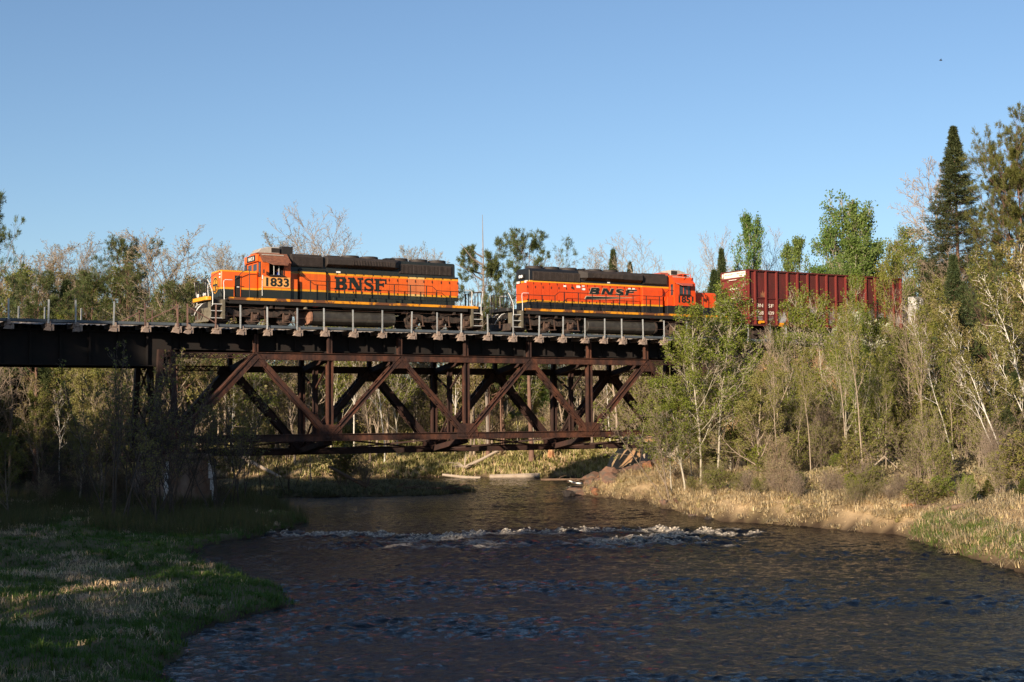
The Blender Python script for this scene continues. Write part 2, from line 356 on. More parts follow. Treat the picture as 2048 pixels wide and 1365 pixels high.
def bnsf_letter(ch, x, z, w, h, y, slab, shear=0.0, grow=0.0):
    g = Glyphs(x, z, w, h, y, shear, grow); t = 0.30 if slab else 0.27; b = 0.15 if slab else 0.20
    th = h * b
    if ch == 'B':
        x0 = 0.10 if slab else 0.0
        g.rect(x0, x0 + t, 0, 1)
        if slab: g.rect(0, .5, 0, b); g.rect(0, .5, 1 - b, 1)
        for c, rz, rx in ((0.755, 0.245, 0.24), (0.27, 0.27, 0.30)):
            pts = [(x0 + t * .6, c + rz - b / 2)] + arc(0.52, c, rx, rz - b / 2, 90, -90, 10) + [(x0 + t * .6, c - rz + b / 2)]
            k = len(pts)
            g.ribbon(pts, [th + (w * .20) * math.sin(PI * i / (k - 1)) ** 2 * (1 if slab else .8) for i in range(k)])
    elif ch == 'N':
        if slab:
            g.rect(.10, .24, 0, 1); g.rect(.74, .88, 0, 1); g.rect(0, .36, 0, b); g.rect(.62, 1.0, 1 - b, 1); g.rect(0, .3, 1 - b, 1)
            g.quad([(.04, 1), (.42, 1), (.88, 0), (.60, 0)])
        else:
            g.rect(0, .25, 0, 1); g.rect(.75, 1, 0, 1); g.quad([(.02, 1), (.34, 1), (.98, 0), (.66, 0)])
    elif ch == 'S':
        pts = arc(.5, .745, .36, .255 - b / 2, 20, 180, 9)[:-1] + [(.16, .68), (.32, .575), (.68, .44), (.85, .33)] + arc(.5, .265, .37, .265 - b / 2, 0, -165, 10)[1:]
        k = len(pts)
        g.ribbon(pts, [th + w * .13 * math.exp(-((i - k * .5) / (k * .17)) ** 2) for i in range(k)])
        if slab: g.rect(.80, .94, .66, 1.0); g.rect(.05, .19, 0, .34)
    else:
        x0 = 0.10 if slab else 0.0
        g.rect(x0, x0 + t, 0, 1); g.rect(0, .98, 1 - b, 1); g.rect(x0, .74, .45, .45 + b)
        if slab: g.rect(0, .52, 0, b); g.rect(.86, .98, .64, 1); g.rect(.66, .76, .36, .70)
    return g.mb

def text_mesh(body, size, bold=0.0, space=1.0):
    cu_ = bpy.data.curves.new("text", 'FONT'); cu_.body = body; cu_.size = size; cu_.extrude = 0.006; cu_.offset = bold
    cu_.align_x = 'CENTER'; cu_.space_character = space
    cu_.resolution_u = 3
    to = bpy.data.objects.new("text", cu_); COL.objects.link(to)
    dg = bpy.context.evaluated_depsgraph_get(); dg.update()
    me = bpy.data.meshes.new_from_object(to.evaluated_get(dg))
    bpy.data.objects.remove(to, do_unlink=True); bpy.data.curves.remove(cu_)
    return me

def text_part(name, body, parent, loc, height, m, rot=(PI / 2, 0, 0), width=None, bold=0.0):
    """lettering whose capitals are `height` tall, centred on loc at its base line"""
    me = text_mesh(body, height / 0.72, bold); me.materials.clear(); me.materials.append(M[m])
    o = link(name, me, parent); o.location = loc; o.rotation_euler = rot
    if width:
        xs = [v.co.x for v in me.vertices]; k = width / max(1e-3, max(xs) - min(xs)); o.scale = (k, 1, 1)
    return o

# ------------------------------------------------------------------ the line of the track
TH = math.atan(F_PX / 4880.0)
P0 = Vector((-15.139, 84.0, 0))
AX = Vector((math.cos(TH), math.sin(TH), 0)); NX = Vector((-math.sin(TH), math.cos(TH), 0))
def TW(s, off, z=0.0): return P0 + AX * s + NX * off + Vector((0, 0, z))
RAIL = 10.86
TC = 2.25                                   # track centre, from the near truss
HOR = lambda px: 832 - 0.006 * (px - 1024)
def XY(px, Y): return (px - 1024) / F_PX * Y
def ZT(px, py, Y): return CAM_H + (HOR(px) - py) / F_PX * Y
# ------------------------------------------------------------------ ground and river
RNG = np.random.default_rng(7)
RIVER = np.array([(-6, -160), (-4.5, 10), (-5.6, 20), (-6.88, 29.2), (-7.83, 34), (-7.66, 38.1), (-6.6, 41), (-7.1, 44), (-8.65, 47.1), (-12, 53.3),
    (-13.2, 57.2), (-11.98, 62.9), (-10.46, 72), (-11.98, 78.7), (-16.8, 93.2), (-14, 94.5), (-9, 95), (-5, 96.5), (-2.8, 101), (-3.5, 105),
    (-8, 109), (-14, 111), (-22, 112), (-70, 113), (-70, 125), (-40, 126), (-18.7, 125.4), (-8, 124.5), (0, 123), (5.3, 122.1), (8, 118),
    (7.5, 113), (6.3, 110.5), (5.8, 104), (4.6, 99), (4.7, 95), (5.05, 93.7), (7, 90.5), (8.4, 88), (8.6, 81), (10.5, 71.3), (14.07, 67.9),
    (17.1, 63.4), (16.9, 55.3), (17.3, 48.7), (17.8, 40), (16.8, 30), (15, 18), (14, 10), (14, -160)], float)

def _h2(ix, iy, s):
    n = (ix * 374761393 + iy * 668265263 + s * 1442695041) & 0xffffffff
    n = ((n ^ (n >> 13)) * 1274126177) & 0xffffffff
    return ((n ^ (n >> 16)) & 0xffff) / 65535.0
def vnoise(x, y, s=0):
    x = np.asarray(x, float); y = np.asarray(y, float)
    ix = np.floor(x).astype(np.int64); iy = np.floor(y).astype(np.int64)
    fx = x - ix; fy = y - iy; fx = fx * fx * (3 - 2 * fx); fy = fy * fy * (3 - 2 * fy)
    a = _h2(ix, iy, s); b = _h2(ix + 1, iy, s); c = _h2(ix, iy + 1, s); d = _h2(ix + 1, iy + 1, s)
    return (a + (b - a) * fx) * (1 - fy) + (c + (d - c) * fx) * fy
def fbm(x, y, s=0, o=4):
    t = 0; a = 0.5
    for k in range(o):
        t = t + a * vnoise(x * 2 ** k, y * 2 ** k, s + 17 * k); a *= 0.5
    return t
def sstep(a, b, x):
    t = np.clip((x - a) / (b - a), 0, 1); return t * t * (3 - 2 * t)
def sdist(x, y):
    """metres from the river's edge, positive on land"""
    x = np.asarray(x, float).ravel(); y = np.asarray(y, float).ravel()
    best = np.full(x.shape, 1e9); ins = np.zeros(x.shape, bool); n = len(RIVER)
    for i in range(n):
        ax, ay = RIVER[i]; bx, by = RIVER[(i + 1) % n]; dx, dy = bx - ax, by - ay
        t = np.clip(((x - ax) * dx + (y - ay) * dy) / (dx * dx + dy * dy), 0, 1)
        best = np.minimum(best, (x - ax - t * dx) ** 2 + (y - ay - t * dy) ** 2)
        c = (ay > y) != (by > y)
        with np.errstate(divide='ignore', invalid='ignore'):
            ins ^= c & (x < dx * (y - ay) / (dy if dy else 1e-9) + ax)
    d = np.sqrt(best); return np.where(ins, -d, d)
def emb(x, y):
    s = (x - P0.x) * AX.x + (y - P0.y) * AX.y; off = (x - P0.x) * NX.x + (y - P0.y) * NX.y
    lat = np.maximum(0, np.abs(off - 2.25) - 3.4) * 0.66
    er = 10.25 - np.sqrt((np.maximum(0, 39.5 - s) * 1.12) ** 2 + lat ** 2)
    el = 10.25 - np.sqrt((np.maximum(0, s + 34) * 0.8) ** 2 + lat ** 2)
    return np.maximum(er, el)
def hgt(x, y, full=False):
    sh = np.shape(x); x = np.asarray(x, float).ravel(); y = np.asarray(y, float).ravel()
    d = sdist(x, y) + (fbm(x * .55, y * .55, 11, 4) - .47) * 2.2 * sstep(-8, -3, -np.abs(x + 14) * .35) ; dl = np.maximum(d, 0)
    wob = (fbm(x * .25, y * .25, 3) - .47) * 1.0 * np.minimum(1, dl / 4) + (fbm(x * 1.1, y * 1.1, 5, 3) - .45) * .30 * np.minimum(1, dl)
    left = .06 + .26 * (1 - np.exp(-1.2 * dl)) + .010 * np.minimum(dl, 60)
    far = .06 + .35 * (1 - np.exp(-2 * dl)) + .24 * np.minimum(dl, 8) + .17 * np.clip(dl - 8, 0, 45)
    right = .05 + .75 * (1 - np.exp(-2.4 * dl)) + .19 * np.minimum(dl, 7) + .10 * np.clip(dl - 7, 0, 30)
    wr = sstep(-2, 2, x) ; wf = sstep(106, 118, y)
    land = (left * (1 - wr) + right * wr) * (1 - wf) + far * wf + wob
    e = emb(x, y) + (fbm(x * .5, y * .5, 9) - .47) * .8
    h = np.where(d > 0, np.maximum(land, np.where(d > 1.0, e, land)), -np.minimum(1.4, .05 + .35 * -d))
    if full: return h.reshape(sh), d.reshape(sh), (e > land + .05).reshape(sh)
    return h.reshape(sh)
def H1(x, y): return float(hgt(np.array([x]), np.array([y]))[0])

def grid_mesh(name, xs, ys, zf, mats, smooth=True):
    X, Y = np.meshgrid(xs, ys); r = zf(X, Y); Z = r[0] if isinstance(r, tuple) else r
    V = np.stack([X, Y, Z], -1).reshape(-1, 3); nx, ny = len(xs), len(ys)
    i = np.arange(nx - 1)[None, :] + (np.arange(ny - 1) * nx)[:, None]; i = i.ravel()
    Q = np.stack([i, i + 1, i + nx + 1, i + nx], -1)
    return np_mesh(name, V, Q, None, mats, smooth=smooth), (r[1:] if isinstance(r, tuple) else None)

def set_attr(me, name, vals):
    a = me.attributes.new(name, 'FLOAT', 'POINT'); a.data.foreach_set("value", np.ascontiguousarray(vals, np.float32).ravel())

def ground_mat():
    m, nt, b = _nt('forest_floor_and_bank_soil')
    c = _ramp(nt, _noise(nt, 0.55, 6, 0.7), [(0.30, (0.11, 0.08, 0.045)), (0.50, (0.19, 0.14, 0.075)), (0.70, (0.15, 0.145, 0.05))])
    c = _mix(nt, _ramp(nt, _noise(nt, 5.0, 5, 0.7), [(0.4, (0, 0, 0)), (0.75, (0.8, 0.8, 0.8))]), c, (0.19, 0.145, 0.085))
    for nm, col in (('straw', (0.46, 0.33, 0.19)), ('sand', (0.36, 0.21, 0.11)), ('mud', (0.045, 0.030, 0.020))):
        at = nt.nodes.new("ShaderNodeAttribute"); at.attribute_name = nm
        c = _mix(nt, at.outputs["Fac"], c, col)
    nt.links.new(c, b.inputs["Base Color"]); b.inputs["Roughness"].default_value = 0.95; b.inputs["Specular IOR Level"].default_value = 0.1
    bm = nt.nodes.new("ShaderNodeBump"); bm.inputs["Strength"].default_value = 0.6; bm.inputs["Distance"].default_value = 0.15
    nt.links.new(_noise(nt, 3.0, 6, 0.7), bm.inputs["Height"]); nt.links.new(bm.outputs[0], b.inputs["Normal"])
    return m
M['ground'] = ground_mat()
gx = np.concatenate([np.linspace(-700, -60, 25)[:-1], np.arange(-60, 62, .62), np.linspace(62, 700, 25)])
gy = np.concatenate([np.linspace(-160, 18, 26)[:-1], np.arange(18, 140, .62), np.linspace(140, 200, 40)[1:], np.linspace(200, 1400, 25)[1:]])
gm, ex = grid_mesh('ground', gx, gy, lambda X, Y: hgt(X, Y, True), ['ground'])
_X, _Y = np.meshgrid(gx, gy)
set_attr(gm, 'straw', np.clip(sstep(10, 4, ex[0]) * sstep(.3, .55, fbm(_X * .5, _Y * .5, 25)) * ((_X > 3) | (_Y > 115)), 0, .85))
set_attr(gm, 'mud', sstep(.55, .05, ex[0]) * (ex[0] > -3))
set_attr(gm, 'sand', np.clip(ex[1] * sstep(.50, .62, fbm(_X * .22 + 3, _Y * .22, 21)) * (_Y < 118) + np.exp(-((_X - 11.5) / 1.6) ** 2 - ((_Y - 90) / 5.0) ** 2) * (ex[0] > .6), 0, 1))
go = link('ground', gm); go['kind'] = 'structure'

# river surface: one sheet of real ripples, standing waves and foam at the riffle
def riffle(X, Y):
    """how rough the water is: the ledge across the stream and the fast run along the right bank"""
    c = 65.2 + 1.2 * np.sin(X * .35) + .9 * (fbm(X * .3, X * 0 + 2, 31) - .45) * 4
    a = np.exp(-((Y - c) / 1.25) ** 2) * sstep(-13.5, -11.5, X) * sstep(12.5, 9, X)
    b = np.exp(-((Y - (61.5 + (X - 4) * .55)) / 3.0) ** 2) * sstep(2, 6, X) * sstep(13.5, 10, X)
    c2 = .55 * np.exp(-((Y - 60.2) / 2.6) ** 2) * sstep(-11, -6, X) * sstep(12, 8, X)
    return np.clip(a + b * .62 + c2, 0, 1.2)
def water_z(X, Y):
    rf = riffle(X, Y)
    n1 = fbm(X * 1.2 + Y * .12, Y * .8, 41, 4) - .47
    n2 = fbm(X * 2.6, Y * 2.0, 43, 3) - .44
    near = sstep(62, 52, Y)
    amp = .075 + .06 * near
    rg1 = (1 - np.abs(2 * vnoise(X * 2.0 + n1 * 1.5, Y * 2.6, 63) - 1)) ** 2; rg2 = (1 - np.abs(2 * vnoise(X * 4.1 + n1 * 3, Y * 4.6, 67) - 1)) ** 2
    z = amp * (n1 * .55 + n2 * .60) + (.018 + .022 * near) * (rg1 * .9 + rg2 * .6) * (.35 + 1.3 * sstep(.3, .6, fbm(X * .16 + 5, Y * .22, 69, 3))) + (.016 + .024 * near) * (fbm(X * 4.2 + n1 * 2, Y * 3.8, 45, 2) - .37)
    z += rf * (.30 * (fbm(X * 1.1, Y * .9, 47, 3) - .42) + .55 * (fbm(X * 2.7, Y * 2.6, 49, 4) - .45))
    z += .05 * sstep(66, 72, Y) - .04 * sstep(64, 58, Y)
    pt = sstep(.38, .54, fbm(X * .8 + 7, Y * .9, 57, 3)); fo = sstep(.24, .46, rf * (0.02 + 1.15 * fbm(X * 1.6, Y * 2.2, 53, 5)) * (.42 + .80 * pt) + z * .8) * sstep(.10, .4, rf)
    flecks = sstep(.60, .64, fbm(X * 1.3 + 9, Y * 1.3, 59, 4)) * .35 * sstep(66, 60, Y) * sstep(48, 56, Y) * sstep(.62, .74, fbm(X * 6, Y * 5, 61, 2))  # scattered faint foam flecks around the riffle
    return z, np.clip(fo + flecks, 0, 1)
def water_mat():
    m, nt, b = _nt('peaty_river_water')
    at = nt.nodes.new("ShaderNodeAttribute"); at.attribute_name = 'foam'
    fb = _ramp(nt, _noise(nt, 5.0, 6, 0.78, (1.0, 1.6, 1)), [(0.38, (0, 0, 0)), (0.66, (1, 1, 1))])
    mul = nt.nodes.new("ShaderNodeMath"); mul.operation = 'MULTIPLY'
    nt.links.new(at.outputs["Fac"], mul.inputs[0]); nt.links.new(fb, mul.inputs[1])
    body = _ramp(nt, _noise(nt, 0.12, 3), [(0.35, (0.0012, 0.0016, 0.0040)), (0.7, (0.0034, 0.0026, 0.0032))])
    c = _mix(nt, mul.outputs[0], body, (0.54, 0.47, 0.38))
    nt.links.new(c, b.inputs["Base Color"])
    rr = nt.nodes.new("ShaderNodeMapRange"); rr.inputs["To Min"].default_value = 0.05; rr.inputs["To Max"].default_value = 0.7
    nt.links.new(mul.outputs[0], rr.inputs[0]); nt.links.new(rr.outputs[0], b.inputs["Roughness"])
    b.inputs["IOR"].default_value = 1.33; b.inputs["Specular IOR Level"].default_value = 0.20
    b1 = nt.nodes.new("ShaderNodeBump"); b1.inputs["Strength"].default_value = 1.0; b1.inputs["Distance"].default_value = 0.11
    nt.links.new(_noise(nt, 4.5, 5, 0.65, (1.0, 0.75, 1)), b1.inputs["Height"])
    b2 = nt.nodes.new("ShaderNodeBump"); b2.inputs["Strength"].default_value = 0.3; b2.inputs["Distance"].default_value = 0.02
    nt.links.new(_noise(nt, 11.0, 3, 0.6, (1.0, 0.6, 1)), b2.inputs["Height"]); nt.links.new(b1.outputs[0], b2.inputs["Normal"])
    nt.links.new(b2.outputs[0], b.inputs["Normal"])
    return m
M['water'] = water_mat()
wx = np.concatenate([np.linspace(-80, -19, 20)[:-1], np.arange(-19, 19, .13), np.linspace(19, 30, 6)])
ys = [-160.0, -100, -60, -30, -10, 5, 15, 20, 22, 24, 25, 26, 27]
while ys[-1] < 128: ys.append(ys[-1] + (.085 * max(.6, ys[-1] / 42) if not 57 < ys[-1] < 70 else .10))
wm, ex = grid_mesh('river_water', wx, np.array(ys), water_z, ['water'])
set_attr(wm, 'foam', ex[0])
wob_ = link('river_water', wm); wob_['kind'] = 'structure'
# thrown-up foam lumps on the crests
fx = RNG.uniform(-12, 12, 60000); fy = RNG.uniform(56, 71, 60000)
fz, ff = water_z(fx, fy)
k = (ff * sstep(.35, .8, riffle(fx, fy)) * (fz > .02) > RNG.uniform(.50, 1.0, fx.size)) & (sdist(fx, fy) < -.3)
fx, fy, fz = fx[k][:900], fy[k][:900], fz[k][:900]
oc = np.array([(1, 0, 0), (-1, 0, 0), (0, 1, 0), (0, -1, 0), (0, 0, 1), (0, 0, -1)], float)
ot = np.array([(0, 2, 4), (2, 1, 4), (1, 3, 4), (3, 0, 4), (2, 0, 5), (1, 2, 5), (3, 1, 5), (0, 3, 5)])
sc_ = RNG.uniform(.015, .045, (fx.size, 1, 1)) * np.array([1.5, 1.0, .75])
V = oc[None] * sc_ * RNG.uniform(.6, 1.3, (fx.size, 6, 1)) + np.stack([fx, fy, fz + .02], -1)[:, None, :]
T = (ot[None] + (np.arange(fx.size) * 6)[:, None, None]).reshape(-1, 3)
M['foam'] = mat('river_foam', (0.62, 0.54, 0.43), 0.7, 0, 0.2, 5)
fo_ = link('foam', np_mesh('foam', V.reshape(-1, 3), None, T, ['foam'], smooth=True)); fo_['kind'] = 'stuff'
# ------------------------------------------------------------------ bridge
PN = 4.7; DROP = 0.62; DROPB = 0.92; FAR = 4.5
ZTc, ZBc = 8.98, 4.12                       # chord centre heights of the near truss
tb = thing('truss_bridge', 'rusty brown steel deck truss bridge spanning the river under the train', 'bridge', tuple(TW(0, 0)), TH)
def plate_girder_box(mb, a, b, w, h):
    mb.bar(a, b, w, h, (0, 0, 1))
def chord(y, z, s0, s1, name, m):
    mb = MB()
    mb.box(s0, s1, y - .17, y - .13, z - .18, z + .18); mb.box(s0, s1, y + .13, y + .17, z - .18, z + .18)   # two webs
    mb.box(s0, s1, y - .27, y + .27, z + .18, z + .215)                                                     # cover plate
    mb.box(s0, s1, y - .25, y - .13, z - .215, z - .18); mb.box(s0, s1, y + .13, y + .25, z - .215, z - .18)
    k = int((s1 - s0) / .9)
    for i in range(k):                                                                                        # bottom batten plates
        x = s0 + (i + .5) * (s1 - s0) / k; mb.box(x - .16, x + .16, y - .13, y + .13, z - .20, z - .185)
    o = part(name, mb, m, tb)
    rv = MB()                                                                                                 # rivet lines
    for i in range(int((s1 - s0) / .24)):
        x = s0 + .12 + i * .24
        for zz in (z + .14, z - .14): rv.box(x - .018, x + .018, y - .187, y - .17, zz - .018, zz + .018)
    r = part('rivet', rv, m, o); r['kind'] = 'stuff'
    return o
def lattice(mb, a, b, gap, depth, y, side_y=True):
    """two channels with zig-zag lacing between them, in the plane of the truss"""
    a = Vector((a[0], y, a[1])); b = Vector((b[0], y, b[1])); d = (b - a).normalized(); n = Vector((-d.z, 0, d.x))
    for q in (-1, 1):
        off = Vector((0, q * gap / 2, 0))
        mb.bar(a + off, b + off, .035, depth, tuple(n))
        for e in (-1, 1):
            o2 = off + n * (e * depth / 2) + Vector((0, q * .045, 0)); mb.bar(a + o2, b + o2, .10, .03, tuple(n))
    L = (b - a).length; k = int(L / .34)
    return a, b, d, n, L, k
def lacing(name, par, a, b, d, n, L, k, gap, depth, m, sides=(1, -1)):
    mb = MB()
    for e in sides:
        for i in range(2, k - 2):
            p = a + d * (L * i / k) + n * (e * (depth / 2 + .022)); q = a + d * (L * (i + 1) / k) + n * (e * (depth / 2 + .022))
            sg = 1 if i % 2 else -1
            mb.bar(p + Vector((0, sg * gap / 2, 0)), q - Vector((0, sg * gap / 2, 0)), .065, .018, tuple(n))
    o = part(name, mb, m, par); return o
def member(name, a, b, y, gap, depth, m, lace=True):
    mb = MB(); r = lattice(mb, a, b, gap, depth, y); o = part(name, mb, m, tb)
    if lace: lacing('lacing', o, *r, gap, depth, m)
    return o
def gusset(x, z, y, w, h, m, cut=.3):
    mb = MB()
    for q in (-1, 1):
        yy = y + q * .20
        mb.prism([(x - w / 2, z - h * .35), (x + w / 2, z - h * .35), (x + w / 2, z + h * .2), (x + w / 2 * (1 - cut), z + h * .65), (x - w / 2 * (1 - cut), z + h * .65), (x - w / 2, z + h * .2)], yy - .012, yy + .012, 'y')
    o = part('gusset_plate', mb, m, tb)
    rv = MB()
    for i in range(int(w / .13)):
        for j in range(int(h / .13)):
            xx = x - w / 2 + .08 + i * .13; zz = z - h * .3 + j * .13
            if abs(xx - x) < w / 2 * (1 if zz < z + h * .2 else .62): rv.box(xx - .018, xx + .018, y - .228, y - .212, zz - .018, zz + .018)
    r = part('rivet', rv, m, o); r['kind'] = 'stuff'
for y, dz, m in ((0.0, 0.0, 'rust'), (FAR, -DROP, 'rust_shaded')):
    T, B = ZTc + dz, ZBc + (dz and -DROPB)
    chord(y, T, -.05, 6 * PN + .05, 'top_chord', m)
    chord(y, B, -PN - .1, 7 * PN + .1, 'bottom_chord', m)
    for i in (1, 3, 5):
        mb = MB(); x = i * PN
        for q in (-1, 1): mb.box(x + q * .13 - .02, x + q * .13 + .02, y - .15, y + .15, B + .2, T - .2); mb.box(x + q * .15 - .045, x + q * .15 + .045, y - .165, y - .15, B + .2, T - .2); mb.box(x + q * .15 - .045, x + q * .15 + .045, y + .15, y + .165, B + .2, T - .2)
        mb.box(x - .11, x + .11, y - .03, y + .03, B + .2, T - .2)
        part('vertical_post', mb, m, tb)
    for a, b in ((0, 1), (1, 2), (2, 3), (3, 4), (4, 5), (5, 6)):
        pa = (a * PN, T if a % 2 == 0 else B); pb = (b * PN, T if b % 2 == 0 else B)
        member('diagonal', pa, pb, y, .30 if y == 0 else .44, (.30 if a in (0, 5) else .24) if y == 0 else .40, m, a not in (0, 5))
    for a, b in ((0, -1), (6, 7)):
        o = member('end_post', (a * PN, T), (b * PN, B), y, .34, .36, m)
        A_ = Vector((a * PN, y, T)); B_ = Vector((b * PN, y, B)); d = (B_ - A_).normalized(); n = Vector((-d.z, 0, d.x))
        if n.z < 0: n = -n
        mb = MB(); mb.bar(A_ + n * .235, B_ + n * .235, .52, .03, tuple(n)); part('cover_plate', mb, m, o)
    for i in (0, 2, 4, 6): gusset(i * PN, T - .42, y, 1.1 if y == 0 else 1.5, .62 if y == 0 else .9, m, -.0)
    for i in (1, 3, 5): gusset(i * PN, B + .22, y, 1.5, .85, m)
    for i in (-1, 7): gusset(i * PN, B + .15, y, 1.1, .8, m)
for i in (1, 3, 5):                         # cross frames between the two trusses
    x = i * PN; zt, zb = ZTc - .1, ZBc
    mb = MB(); mb.box(x - .14, x + .14, FAR / 2 - .02, FAR / 2 + .02, zb - DROP / 2, zt - .3 - DROP / 2)
    for q in (-1, 1): mb.box(x + q * .14 - .02, x + q * .14 + .02, FAR / 2 - .09, FAR / 2 + .09, zb - DROP / 2, zt - .3 - DROP / 2)
    part('sway_post', mb, 'rust_shaded', tb)
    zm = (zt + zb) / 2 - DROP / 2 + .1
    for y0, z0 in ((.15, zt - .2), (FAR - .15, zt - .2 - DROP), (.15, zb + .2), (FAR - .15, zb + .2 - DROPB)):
        mb = MB(); mb.bar((x, y0, z0), (x, FAR / 2, zm + (.75 if z0 > zm else -.75)), .09, .12); part('sway_brace', mb, 'rust_shaded' if i != 1 else 'rust', tb)
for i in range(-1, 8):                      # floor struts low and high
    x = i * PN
    if i % 2: mb = MB(); mb.bar((x, .25, ZBc - .30), (x, FAR - .25, ZBc + .02 - DROPB), .55, .34, (0, 0, 1)); part('floor_strut', mb, 'rust_shaded', tb)
    if 0 <= i <= 6: mb = MB(); mb.bar((x, .27, ZTc - .05), (x, FAR - .27, ZTc - .05 - DROP), .30, .36, (0, 0, 1)); part('top_strut', mb, 'rust_shaded', tb)
for i in range(-1, 7, 2):                   # lower lateral bracing
    for q in (0, 1):
        ya, yb = (.2, FAR - .2) if q else (FAR - .2, .2)
        mb = MB(); mb.bar((i * PN + .2, ya, ZBc - .05 - (DROPB if ya > 2 else 0)), ((i + 2) * PN - .2, yb, ZBc - .05 - (DROPB if yb > 2 else 0)), .12, .10, (0, 0, 1)); part('lateral_brace', mb, 'rust_shaded', tb)
for i in range(0, 7):                       # posts that carry the floor girders above the top chord
    x = i * PN
    for y, dz in ((0.0, 0.0), (FAR, -DROP)):
        mb = MB(); mb.box(x - .13, x - .05, y - .14, y + .14, ZTc + .215 + dz, 10.28); mb.box(x + .05, x + .13, y - .14, y + .14, ZTc + .215 + dz, 10.28); mb.box(x - .05, x + .05, y - .05, y + .05, ZTc + .215 + dz, 10.28)
        part('floor_post', mb, 'rust', tb)
    mb = MB(); mb.box(x - .12, x + .12, .15, FAR - .15, 9.25, 9.33); mb.box(x - .02, x + .02, .15, FAR - .15, 9.33, 10.2); mb.box(x - .12, x + .12, .15, FAR - .15, 10.2, 10.27)
    part('floor_beam', mb, 'girder', tb)
for y in (.62, FAR - .62):                  # long floor girders
    mb = MB(); s0, s1 = -4.85, 33.4
    mb.box(s0, s1, y - .012, y + .012, 9.36, 10.24); mb.box(s0, s1, y - .17, y + .17, 9.30, 9.36); mb.box(s0, s1, y - .17, y + .17, 10.24, 10.30)
    o = part('floor_girder', mb, 'girder', tb)
    for k in range(int((s1 - s0) / 1.175)):
        mb = MB(); x = s0 + .5 + k * 1.175; mb.box(x - .008, x + .008, y - .13, y - .012, 9.36, 10.24); mb.box(x - .05, x + .05, y - .145, y - .13, 9.36, 10.24); part('stiffener', mb, 'girder', o)
for s0, s1 in ((-5.6, -.15), (6 * PN + .15, 33.3)):   # laced struts tying the end towers to the truss
    for y, z in ((0, 8.98), (FAR, 8.98 - DROP)):
        mb = MB(); a, b = (s0, z), (s1, z)
        if y == 0 or True:
            r = lattice(mb, a, b, .30, .05, y); o = None
        mb2 = MB()
        for zz in (-.13, .13): mb2.bar((s0, y - .15, z + zz), (s1, y - .15, z + zz), .08, .05, (0, 0, 1)); mb2.bar((s0, y + .15, z + zz), (s1, y + .15, z + zz), .08, .05, (0, 0, 1))
        k = int((s1 - s0) / .24)
        for i in range(k):
            sg = 1 if i % 2 else -1
            for q in (-.17, .17): mb2.bar((s0 + (s1 - s0) * i / k, y + q, z - sg * .12), (s0 + (s1 - s0) * (i + 1) / k, y + q, z + sg * .12), .05, .012, (0, 1, 0))
        part('laced_strut', mb2, 'rust_shaded', tb)
for sx, nm in ((-5.35, 0), (33.6, 1)):      # end towers standing on the piers
    for y, dz in ((0, 0), (FAR, -DROP)):
        for q in (-1, 1):
            mb = MB(); mb.bar((sx + q * .32, y, 9.25), (sx + q * .62, y, 3.42), .30, .40); part('tower_leg', mb, 'rust_shaded', tb)
        for z0, z1 in ((8.6, 6.3), (6.3, 3.9)):
            for q in (-1, 1):
                w0 = .32 + (9.25 - z0) * .05; w1 = .32 + (9.25 - z1) * .05
                mb = MB(); mb.bar((sx - q * w0, y, z0), (sx + q * w1, y, z1), .10, .08); part('tower_brace', mb, 'rust_shaded', tb)
    for z in (8.9, 6.3, 3.8):
        mb = MB(); mb.bar((sx, .2, z), (sx, FAR - .2, z - DROP * .8), .2, .25, (0, 0, 1)); part('tower_strut', mb, 'rust_shaded', tb)
    mb = MB(); mb.box(sx - .9, sx + 1.75, -.32, .32, 3.3, 3.62); part('bearing_shoe', mb, 'rust', tb)
    mb = MB(); mb.box(sx - .9, sx + 1.75, FAR - .32, FAR + .32, 2.75, 2.98); part('bearing_shoe', mb, 'rust', tb)

# approach girders
def girder_span(s0, s1, label):
    g = thing('girder_span', label, 'bridge', tuple(TW(s0, 0)), TH); L = s1 - s0
    for y in (.35, FAR - .35):
        mb = MB(); mb.box(0, L, y - .014, y + .014, 8.36, 10.2); mb.box(0, L, y - .22, y + .22, 8.30, 8.36); mb.box(0, L, y - .22, y + .22, 10.2, 10.28)
        w = part('girder_web', mb, 'girder', g)
        for k in range(int(L / 1.6) + 1):
            mb = MB(); x = .1 + k * 1.6; mb.box(x - .01, x + .01, y - .16, y - .014, 8.36, 10.2); mb.box(x - .06, x + .06, y - .175, y - .16, 8.36, 10.2); part('stiffener', mb, 'girder', w)
    for k in range(int(L / 3.2) + 1):
        x = .15 + k * 3.2
        for a, b in ((8.5, 10.0), (10.0, 8.5)):
            mb = MB(); mb.bar((x, .4, a), (x, FAR - .4, b), .1, .1, (1, 0, 0)); part('cross_brace', mb, 'girder', g)
    return g
girder_span(-30.5, -4.95, 'deep dark plate girder approach span left of the truss bridge')
girder_span(33.5, 41.5, 'short dark plate girder span right of the truss bridge behind trees')

